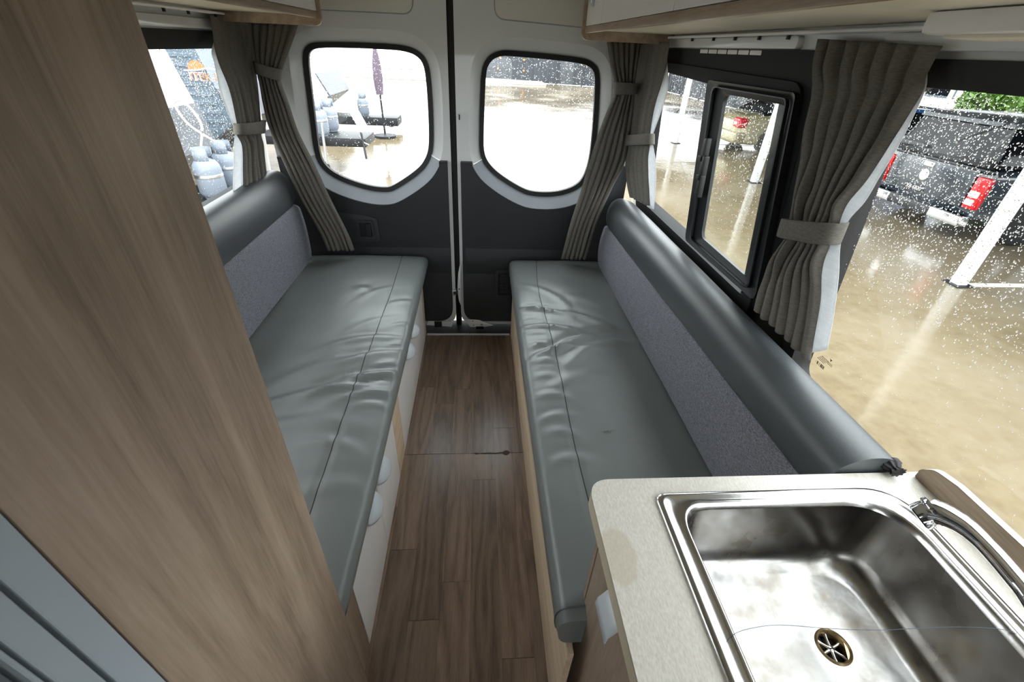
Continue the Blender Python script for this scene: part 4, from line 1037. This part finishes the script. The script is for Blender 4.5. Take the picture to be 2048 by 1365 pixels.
# carport: posts, roof
post_labels = ['white steel carport post in front of the dark pickup', 'white steel carport post beside the gold car', 'thin white carport post seen through the far right window', 'farthest white carport post']
for yy, lab in zip((4.62, 9.56, 14.2, 18.9), post_labels):
    P = thing('carport_post', lab, 'post', (5.97, yy, ZG), 'carport posts')
    box('shaft', 5.905, 6.035, yy - 0.06, yy + 0.06, ZG + 0.01, 1.93, M_steelw, P, 0.012)
    box('base_plate', 5.85, 6.09, yy - 0.11, yy + 0.11, ZG, ZG + 0.015, M_chassis, P, 0.003)
RF = thing('carport_roof', 'low carport roof over the parked cars', 'roof', (9, 8, 1.95))
box('sheet', 5.5, 12.6, -6, 26, 1.98, 2.03, M_dark, RF)
for yy in (4.62, 9.56, 14.2, 18.9): box('beam', 5.6, 12.5, yy - 0.04, yy + 0.04, 1.93, 1.98, M_steelw, RF)

# dark boundary fence: sheet panels between posts, along the back and the right side
def fence(label, p0, p1, h, n):
    A, B = Vector(p0), Vector(p1); d = (B - A) / n; nn = Vector((-d.y, d.x, 0)).normalized()
    FN = thing('fence', label, 'fence', (A + B) / 2)
    for i in range(n):
        a, b = A + d * (i + 0.02), A + d * (i + 0.98); rows = [[], []]
        for k in range(13):
            q = a.lerp(b, k / 12) + nn * (0.03 * (k % 2))
            rows[0].append(Vector((q.x, q.y, ZG + 0.02))); rows[1].append(Vector((q.x, q.y, ZG + h)))
        pn = loft('panel', rows, M_dark, FN, smooth=False); s = pn.modifiers.new('thickness', 'SOLIDIFY'); s.thickness = 0.01
        q = A + d * i; box('post', q.x - .05, q.x + .05, q.y - .05, q.y + .05, ZG, ZG + h + 0.05, M_dark, FN)
    return FN
fence('dark sheet fence behind the yard seen through the rear windows', (-1.5, 41, 0), (13.2, 36, 0), 2.3, 8)
fence('dark sheet fence behind the parked cars', (13.5, 35.8, 0), (13.5, -4, 0), 1.25, 14)
# low signs on the rear fence: pale strip
sg = box('pale_panel', 2.6, 6.6, 40.2, 40.3, ZG + 1.95, ZG + 2.35, M_wpaint); setp(sg, 'long white sign strip on top of the dark rear fence', 'sign')
for i, (x, z) in enumerate(((1.6, 1.25), (3.4, 1.15), (3.4, 0.45), (1.45, 0.5))):
    y_ = 41 - (x + 1.5) / 14.7 * 5 - 0.12
    o = lathe('reflector', [(0.07, 0), (0.07, 0.02), (0.04, 0.03)], (x, y_, ZG + z + 0.3), plain('orange_reflector', srgb(240, 130, 40), 0.3), None, 10, 'y')
    setp(o, ['upper left', 'upper right', 'lower right', 'lower left'][i] + ' orange reflector dot on the dark rear fence', 'reflector', 'orange reflectors on the rear fence')

# ---- loft with rounded sections along x
def hull(name, secs, mat, parent, n=8, r=0.10):
    """secs: (x, y0, y1, z0, z1, top_inset)"""
    rows = []
    for (x, y0, y1, z0, z1, ins) in secs:
        pol = round_poly([(y0, z0), (y1, z0), (y1 - ins, z1), (y0 + ins, z1)], [r * .6, r * .6, r, r], 4)
        rows.append([Vector((x, p[0], p[1])) for p in pol])
    return loft(name, rows, mat, parent, closed=True, caps=True)
def wheel(parent, x, y, r, side):
    t = lathe('wheel', [(r * 0.55, -0.10), (r * 0.9, -0.11), (r, -0.08), (r, 0.08), (r * 0.9, 0.11), (r * 0.6, 0.10), (r * 0.55, 0.06)], (x, y, ZG + r), M_tyre, parent, 28, 'y')
    lathe('rim', [(r * 0.58, -0.085), (r * 0.2, -0.10), (0.02, -0.105), (0.02, 0.105), (r * 0.2, 0.10), (r * 0.58, 0.085)], (x, y, ZG + r), M_alu, t, 20, 'y')
    return t
# ---- dark pickup behind the first post
U = thing('pickup', 'dark charcoal pickup with red tail lamps behind the rainy door window', 'car', (9.6, 6.95, ZG))
ux, y0, y1 = 7.25, 5.98, 7.95
hull('bed', [(ux, y0 + .06, y1 - .06, -0.20, 0.40, .03), (ux + .05, y0, y1, -0.26, 0.43, .03), (ux + 1.6, y0, y1, -0.28, 0.45, .03)], M_car_dark, U)
hull('cab', [(ux + 1.62, y0, y1, -0.30, 0.45, .03), (ux + 3.3, y0, y1, -0.30, 0.45, .03), (ux + 4.6, y0 + .03, y1 - .03, -0.28, 0.36, .05), (ux + 4.95, y0 + .15, y1 - .15, -0.22, 0.28, .05)], M_car_dark, U)
hull('cab_glass', [(ux + 1.68, y0 + .06, y1 - .06, 0.40, 0.62, .03), (ux + 1.80, y0 + .09, y1 - .09, 0.40, 0.97, .14), (ux + 2.9, y0 + .10, y1 - .10, 0.40, 1.0, .15), (ux + 3.7, y0 + .06, y1 - .06, 0.38, 0.47, .03)], M_glassd, U)
hull('roof', [(ux + 1.78, y0 + .23, y1 - .23, 0.955, 1.00, .04), (ux + 2.3, y0 + .22, y1 - .22, 0.975, 1.045, .04), (ux + 2.95, y0 + .24, y1 - .24, 0.985, 1.03, .04)], M_car_dark, U, r=.02)
tg = box('tailgate', ux - 0.035, ux + 0.01, y0 + 0.24, y1 - 0.24, -0.12, 0.40, M_car_dark, U, 0.02)
box('gate_cap', ux - 0.04, ux + 0.03, y0 + 0.06, y1 - 0.06, 0.40, 0.435, M_blackp, U, 0.012)
box('gate_handle', ux - 0.055, ux - 0.03, 6.93, 7.12, 0.30, 0.37, M_chrome, tg, 0.01)
lathe('emblem', [(0.085, 0), (0.085, -0.012), (0.06, -0.018)], (ux - 0.035, 7.02, 0.17), M_chrome, tg, 20, 'x')
box('number_plate', ux - 0.046, ux - 0.036, 6.90, 7.28, -0.085, 0.005, M_chassis, tg, 0.003)
text_mesh('plate_text', 'XB\u00b76820', 0.085, M_clear, Matrix.Translation((ux - 0.048, 7.09, -0.042)) @ Matrix(((0, 0, -1, 0), (-1, 0, 0, 0), (0, 1, 0, 0), (0, 0, 0, 1))), tg)
for (ya, yb) in ((y0 + 0.02, y0 + 0.22), (y1 - 0.22, y1 - 0.02)):
    tl_ = box('tail_lamp', ux - 0.045, ux + 0.06, ya, yb, -0.10, 0.34, M_red, U, 0.03)
    box('reverse_lamp', ux - 0.055, ux - 0.03, ya + 0.03, yb - 0.02, 0.06, 0.15, M_clear, tl_, 0.01)
    box('indicator', ux - 0.055, ux - 0.03, ya + 0.05, yb - 0.02, -0.05, 0.035, M_clear, tl_, 0.01)
box('bumper', ux - 0.12, ux + 0.05, y0 + 0.05, y1 - 0.05, -0.36, -0.20, M_blackp, U, 0.03)
for (ya, yb) in ((y0 + 0.03, y0 + 0.58), (y1 - 0.58, y1 - 0.03)): box('bumper_end', ux - 0.14, ux + 0.03, ya, yb, -0.35, -0.20, M_chrome, U, 0.03)
hull('canopy_glass', [(ux + 0.03, y0 + .10, y1 - .10, 0.44, 0.60, .03), (ux + 0.14, y0 + .09, y1 - .09, 0.44, 0.99, .13), (ux + 1.62, y0 + .08, y1 - .08, 0.44, 1.02, .13)], M_glassd, U)
hull('canopy_roof', [(ux + 0.08, y0 + .20, y1 - .20, 0.965, 1.02, .04), (ux + 0.4, y0 + .18, y1 - .18, 0.975, 1.07, .05), (ux + 1.66, y0 + .18, y1 - .18, 0.985, 1.07, .05)], plain('grey_canopy', srgb(84, 92, 98), 0.3, coat=.4), U, r=.02)
for (q1, q2) in (((1913, 285), (2036, 242)), ((1990, 297), (2036, 254))):
    a_1, a_2 = aty(*q1, y0 + .06), aty(*q2, y0 + .10)
    tube('side_trim', [a_1, a_2], 0.018, M_alu, U, 6)
for xx in (ux + 0.95, ux + 4.1):
    for yy in (y0 + 0.08, y1 - 0.08): wheel(U, xx, yy, 0.38, 1)
# ---- sedans
def sedan(label, x, y0, y1, paint, lamp=True, L=4.5):
    S = thing('parked_car', label, 'car', (x + L / 2, (y0 + y1) / 2, ZG))
    hull('body', [(x, y0 + .16, y1 - .16, -0.30, 0.10, .08), (x + .10, y0 + .06, y1 - .06, -0.40, 0.25, .08), (x + .45, y0, y1, -0.42, 0.34, .08), (x + 1.0, y0, y1, -0.42, 0.36, .06), (x + 3.2, y0, y1, -0.42, 0.32, .06), (x + 4.2, y0 + .05, y1 - .05, -0.40, 0.16, .10), (x + 4.5, y0 + .2, y1 - .2, -0.32, 0.02, .1)], paint, S, r=.16)
    hull('cabin_glass', [(x + .65, y0 + .10, y1 - .10, 0.28, 0.37, .03), (x + 1.35, y0 + .10, y1 - .10, 0.30, 0.78, .20), (x + 2.4, y0 + .10, y1 - .10, 0.30, 0.80, .20), (x + 3.3, y0 + .10, y1 - .10, 0.26, 0.34, .03)], M_glassd, S)
    hull('roof', [(x + 1.28, y0 + .26, y1 - .26, 0.755, 0.80, .06), (x + 1.8, y0 + .27, y1 - .27, 0.77, 0.84, .08), (x + 2.45, y0 + .27, y1 - .27, 0.775, 0.82, .06)], paint, S, r=.03)
    box('rear_bumper', x - 0.05, x + 0.3, y0 + 0.03, y1 - 0.03, -0.40, -0.10, paint, S, 0.08, 3)
    for (ya, yb) in ((y0 + 0.03, y0 + 0.40), (y1 - 0.40, y1 - 0.03)):
        t = box('tail_lamp', x - 0.015, x + 0.24, ya, yb, 0.0, 0.25, M_red, S, 0.06, 3)
        box('reverse_lamp', x - 0.03, x + 0.05, ya + 0.12, yb - 0.08, 0.07, 0.15, M_clear, t, 0.02)
    box('number_plate', x - 0.06, x - 0.045, (y0 + y1) / 2 - .19, (y0 + y1) / 2 + .19, -0.28, -0.18, M_clear, S)
    tube('boot_spoiler', [(x + .22, y0 + .2, 0.37), (x + .15, (y0 + y1) / 2, 0.40), (x + .22, y1 - .2, 0.37)], 0.035, paint, S, 8, flat=.5)
    for xx in (x + 0.95, x + 3.55):
        for yy in (y0 + 0.10, y1 - 0.10): wheel(S, xx, yy, 0.31, 1)
    return S
sedan('champagne gold sedan with red tail lamps seen through the sliding pane', 7.15, 12.95, 14.75, M_car_gold)
sedan('blue sedan parked behind the second white post', 7.9, 10.1, 11.85, M_car_blue)
sedan('white car parked far off on the road', -22, 60, 61.8, M_car_white)
# ---- green bush and white building beyond the pickup
def bush(label, c, rx, rz, n, seed):
    B = thing('bush', label, 'bush', (c[0], c[1], ZG), 'bushes behind the pickup'); rng = random.Random(seed); V = []; Fs = []
    for i in range(n):
        d = Vector((rng.gauss(0, 1), rng.gauss(0, 1), rng.gauss(0, 1))).normalized() * (0.55 + 0.45 * rng.random())
        p = Vector((c[0] + d.x * rx, c[1] + d.y * rx, c[2] + d.z * rz)); a = Vector((rng.gauss(0, 1), rng.gauss(0, 1), rng.gauss(0, 1))).normalized() * 0.11
        b = a.cross(Vector((rng.gauss(0, 1), rng.gauss(0, 1), rng.gauss(0, 1)))).normalized() * 0.045; k = len(V)
        V += [p - a, p + b, p + a, p - b]; Fs.append((k, k + 1, k + 2, k + 3))
    f = mk('foliage', V, Fs, M_leaf, B); f['kind'] = 'stuff'
    tube('trunk', [(c[0], c[1], ZG), (c[0] + .05, c[1], c[2])], [0.06, 0.04], M_bark, B, 8)
bush('rounded green bush behind the dark pickup cab', (15.4, 14.2, 0.8), 0.75, 0.5, 2600, 1)
bush('larger green bush nearest the white post at the top right', (15.4, 12.2, 0.9), 1.1, 0.8, 3800, 2)
BD = thing('building', 'white building with windows beyond the parked cars', 'building', (22, 16, ZG))
box('wall', 21, 28, 6, 30, ZG, 4.5, M_wpaint, BD)
box('roof', 20.4, 28.5, 5.5, 30.5, 4.5, 4.8, M_road, BD)
for i in range(8):
    ya = 8 + i * 2.6
    wn = box('window', 20.94, 21.02, ya, ya + 1.5, 0.5, 2.0, M_clad, BD, 0.01); box('window_pane', 20.92, 20.95, ya + .08, ya + 1.42, 0.58, 1.92, M_glassd, wn)
    box('verandah_post', 20.2, 20.32, ya - 0.6, ya - 0.48, ZG, 4.5, M_kerb, BD)
# ---- caravans parked on the left, drawbars towards the right
def gas_bottle(label, x, y, z, group):
    G = thing('gas_bottle', label, 'gas bottle', (x, y, z), group)
    lathe('body', [(0.11, 0.0), (0.13, 0.02), (0.155, 0.06), (0.155, 0.33), (0.145, 0.38), (0.11, 0.43), (0.05, 0.455), (0.03, 0.46)], (x, y, z + 0.01), M_gas, G, 28)
    lathe('foot_ring', [(0.115, 0), (0.115, 0.04), (0.105, 0.04), (0.105, 0)], (x, y, z), M_gas, G, 20)
    lathe('strap', [(0.157, 0.24), (0.159, 0.245), (0.159, 0.275), (0.157, 0.28)], (x, y, z + 0.01), M_alu, G, 28)
    rows = []
    for zz in (0.42, 0.58):
        rows.append([Vector((x + 0.105 * math.cos(a), y + 0.105 * math.sin(a), z + zz)) for a in [0.5 + k / 20 * 5.2 for k in range(21)]])
    cg = loft('collar', rows, M_gas, G); s = cg.modifiers.new('thickness', 'SOLIDIFY'); s.thickness = 0.006
    lathe('valve', [(0.02, 0.46), (0.02, 0.52), (0.03, 0.53), (0.03, 0.56), (0.012, 0.57)], (x, y, z), M_alu, G, 12)
def caravan(label, xf, y0, y1, rake, clad=None, bar=True):
    """front face near x = xf (bottom corner), body running to -x"""
    C = thing('caravan', label, 'caravan', (xf - 2.5, (y0 + y1) / 2, ZG))
    prof = [(xf - 0.75, -0.25), (xf, 0.28), (xf - rake, 2.05), (xf - rake - 0.3, 2.25), (xf - 5.5, 2.25), (xf - 5.5, -0.25)]
    body = prism('body', prof, lambda u, v, d: (u, d, v), y0, y1, M_wpaint if clad is None else clad, C)
    # grey checker plate over the lower front
    t = (0.80 - 0.28) / (2.05 - 0.28); xm = xf - rake * t
    q = lambda x, z, o: (x + o, z)
    mkp = prism('checker_plate', [(xf - 0.02, 0.27), (xf + 0.012, 0.29), (xm + 0.012, 0.80), (xm - 0.02, 0.80)], lambda u, v, d: (u, d, v), y0 - 0.004, y1 + 0.004, M_checker, C)
    prism('under_plate', [(xf - 0.75, -0.27), (xf + 0.01, 0.265), (xf - 0.04, 0.275), (xf - 0.75, -0.24)], lambda u, v, d: (u, d, v), y0 - 0.003, y1 + 0.003, M_checker, C)
    for i in range(16):
        z = -0.15 + i * 0.14
        xa = xf - 0.06 - (rake * max(0, (z - 0.28) / 1.77)) if z > 0.28 else xf - 0.78 + 0.75 * (z + 0.25) / 0.53
        box('side_rib', xf - 5.4, xa - 0.06, y0 - 0.02, y0 - 0.001, z, z + 0.06, M_wpaint if clad is None else clad, C, 0.008, 1)
    ym = (y0 + y1) / 2
    for s in ((-0.45, 0.45) if bar else ()): tube('drawbar', [(xf - 0.9, ym + s * 1.4, -0.20), (xf + 1.55, ym + s * 0.12, -0.20)], 0.055, M_chassis, C, 6)
    box('chassis', xf - 5.3, xf - 0.7, y0 + 0.3, y1 - 0.3, -0.34, -0.25, M_chassis, C)
    if bar: box('coupling', xf + 1.45, xf + 1.75, ym - 0.06, ym + 0.06, -0.22, -0.10, M_alu, C, 0.02)
    for yy in (y0 + 0.1, y1 - 0.1): wheel(C, xf - 3.2, yy, 0.34, 1)
    return C, ym
def jockey(label, x, y):
    J = thing('jockey_wheel', label, 'jockey wheel', (x, y, ZG))
    tube('stem', [(x + 0.06, y, ZG + 0.16), (x + 0.10, y, 0.28)], 0.028, M_alu, J, 10)
    tube('fork', [(x + 0.0, y - 0.06, ZG + 0.11), (x + 0.06, y - 0.06, ZG + 0.25)], 0.016, M_alu, J, 8)
    lathe('wheel', [(0.03, -0.04), (0.09, -0.04), (0.11, -0.025), (0.11, 0.025), (0.09, 0.04), (0.03, 0.04)], (x, y, ZG + 0.11), M_tyre, J, 24, 'y')
    lathe('hub', [(0.075, -0.045), (0.03, -0.05), (0.03, 0.05), (0.075, 0.045)], (x, y, ZG + 0.11), M_gas, J, 20, 'y')
    tube('crank', [(x + 0.10, y, 0.28), (x + 0.10, y, 0.33), (x + 0.22, y, 0.34)], 0.010, M_alu, J, 6)
pC = aty(660, 195, 14.2)
CC, ymC = caravan('white caravan with grey checker plate front seen through the left rear window', pC.x, 14.2, 16.4, 0.95, bar=False)
pB = aty(470, 300, 9.2)
CB, ymB = caravan('blue-grey clad caravan with orange sun logo seen through the left window', -4.35, 9.0, 11.2, 0.5, clad=M_clad, bar=False)
CA, ymA = caravan('nearest white caravan at the edge of the left window', -3.76, 5.0, 7.1, 0.45)
# logo on the clad caravan: orange half sun over white outlined letters
M_orange = plain('orange_print', srgb(240, 120, 60), 0.5, var=0.1); M_letter = plain('white_print', srgb(240, 242, 244), 0.5)
lp = aty(388, 140, 8.97)
MS = lambda x, y, z: Matrix.Translation((x, y, z)) @ Matrix(((1, 0, 0, 0), (0, 0, -1, 0), (0, 1, 0, 0), (0, 0, 0, 1)))
sunv = [(lp.x + 0.05 + 0.14 * math.cos(a), 8.965, lp.z + 0.01 + 0.13 * math.sin(a)) for a in [math.pi * k / 16 for k in range(17)]]
mk('logo_sun', sunv, [tuple(range(17))], M_orange, CB, label='orange half sun logo')
tube('logo_swoosh', catmull([(lp.x - .16, 8.962, lp.z - .01), (lp.x + .05, 8.962, lp.z), (lp.x + .25, 8.962, lp.z + .03), (lp.x + .6, 8.962, lp.z - .01)], 5), 0.012, M_letter, CB, 6)
text_mesh('logo_letters', 'ITEK H', 0.19, M_letter, MS(lp.x + 0.17, 8.966, lp.z - 0.10), CB, label='white outlined caravan lettering')
text_mesh('logo_letters', 'ITEK H', 0.165, M_orange, MS(lp.x + 0.17, 8.960, lp.z - 0.10), CB, label='orange caravan lettering')
# gas bottles and jockey wheels
def px_bottle(u, v, y, lab): p = aty(u, v, y); gas_bottle(lab, p.x, y, p.z, 'gas bottles on caravan drawbars')
p = aty(432, 394, 5.9); zt_ = p.z; gas_bottle('large gas bottle with looping hose at the bottom of the left window', p.x, 5.9, zt_, 'gas bottles on caravan drawbars')
p2 = aty(466, 372, 6.35); gas_bottle('gas bottle half hidden by the left curtain', p2.x, 6.35, zt_, 'gas bottles on caravan drawbars')
box('bottle_tray', p.x - 0.30, p.x + 0.45, 5.6, 6.6, zt_ - 0.04, zt_ - 0.003, M_chassis, CA, 0.01)
tube('gas_hose', catmull([(p.x + .02, 5.9, zt_ + 0.60), (p.x + 0.10, 5.9, zt_ + 0.85), (p.x - 0.04, 5.95, zt_ + 1.06), (p.x - 0.18, 6.0, zt_ + 1.03), (p.x - 0.10, 6.0, zt_ + 0.82), (p.x + 0.08, 6.1, zt_ + 0.62)], 6), 0.014, M_kerb, CA, 8)
p = aty(644, 271, 9.6); gas_bottle('left gas bottle on the black drawbar in the left rear window', p.x, 9.6, p.z, 'gas bottles on caravan drawbars')
p2 = aty(664, 262, 10.1); gas_bottle('right gas bottle on the black drawbar in the left rear window', p2.x, 10.1, p2.z, 'gas bottles on caravan drawbars')
db = CB
box('drawbar', p.x - 1.2, aty(742, 286, 9.85).x, 9.4, 10.25, p.z - 0.16, p.z - 0.003, M_chassis, db, 0.02)
tube('safety_chain', catmull([aty(718, 272, 9.38), aty(728, 285, 9.38), aty(738, 290, 9.38)], 4), 0.012, M_alu, db, 6)
jw = atz(675, 327, ZG); jockey('jockey wheel under the black drawbar in the left rear window', jw.x, 9.30)
p3 = aty(729, 231, 14.6); gas_bottle('single gas bottle on the farther black drawbar', p3.x, 14.6, p3.z, 'gas bottles on caravan drawbars')
d2 = CC
box('drawbar', p3.x - 1.4, aty(799, 235, 14.7).x, 14.3, 15.1, p3.z - 0.22, p3.z - 0.003, M_chassis, d2, 0.02)
tube('support_leg', [aty(765, 240, 14.7), atz(770, 264, ZG)], 0.03, M_alu, d2, 8)
tube('hanging_chain', catmull([aty(770, 242, 14.28), aty(778, 252, 14.28), aty(788, 252, 14.28), aty(796, 240, 14.28)], 5), 0.014, M_chassis, d2, 6)
# leaning board with coloured print against the drawbar
LBD = thing('leaning_board', 'white and blue board leaning on the black drawbar', 'board', atz(735, 318, ZG))
q0, q1 = aty(697, 222, 9.35), aty(722, 265, 9.35); q2 = aty(733, 318, 9.2)
box('panel', q0.x, q0.x + 0.02, 9.2, 9.22, 0, 0.01, M_wpaint, LBD)
bpy.data.objects.remove([c for c in LBD.children][0])
wv = Vector((0.16, 0, 0.05)); e1, e2 = q0, q1
mkb = mk('panel', [e1, e1 + wv, e2 + wv, e2, e1 + Vector((0, .03, 0)), e1 + wv + Vector((0, .03, 0)), e2 + wv + Vector((0, .03, 0)), e2 + Vector((0, .03, 0))],
   [(0, 1, 2, 3), (7, 6, 5, 4), (0, 4, 5, 1), (1, 5, 6, 2), (2, 6, 7, 3), (3, 7, 4, 0)], M_wpaint, LBD)
tube('stay', [e2, q2 + Vector((0, 0, 0))], 0.02, M_chassis, LBD, 6)
# folded yard umbrella
ub = atz(771, 275, ZG)
UM = thing('folded_umbrella', 'folded mauve yard umbrella on a thin pole behind the drawbars', 'umbrella', ub)
tube('pole', [(ub.x, ub.y, ZG), (ub.x - 0.05, ub.y, 2.0)], 0.025, M_chassis, UM, 8)
zt, zb = aty(768, 92, ub.y).z, aty(770, 190, ub.y).z; rows = []
for t in [k / 10 for k in range(11)]:
    z = zt + (zb - zt) * t; r = 0.03 + 0.075 * math.sin(min(1, t * 1.6) * math.pi / 2) * (1 - 0.35 * max(0, t - 0.75) / 0.25)
    rows.append([Vector((ub.x - 0.03 + r * (1 + 0.15 * math.cos(7 * a)) * math.cos(a), ub.y + r * (1 + 0.15 * math.cos(7 * a)) * math.sin(a), z)) for a in [2 * math.pi * k / 42 for k in range(42)]])
loft('canopy', rows, plain('mauve_canvas', srgb(104, 92, 106), 0.9, var=0.1), UM, closed=True, caps=True)
lathe('foot', [(0.3, 0), (0.3, 0.06), (0.05, 0.1)], (ub.x, ub.y, ZG), M_chassis, UM, 20)
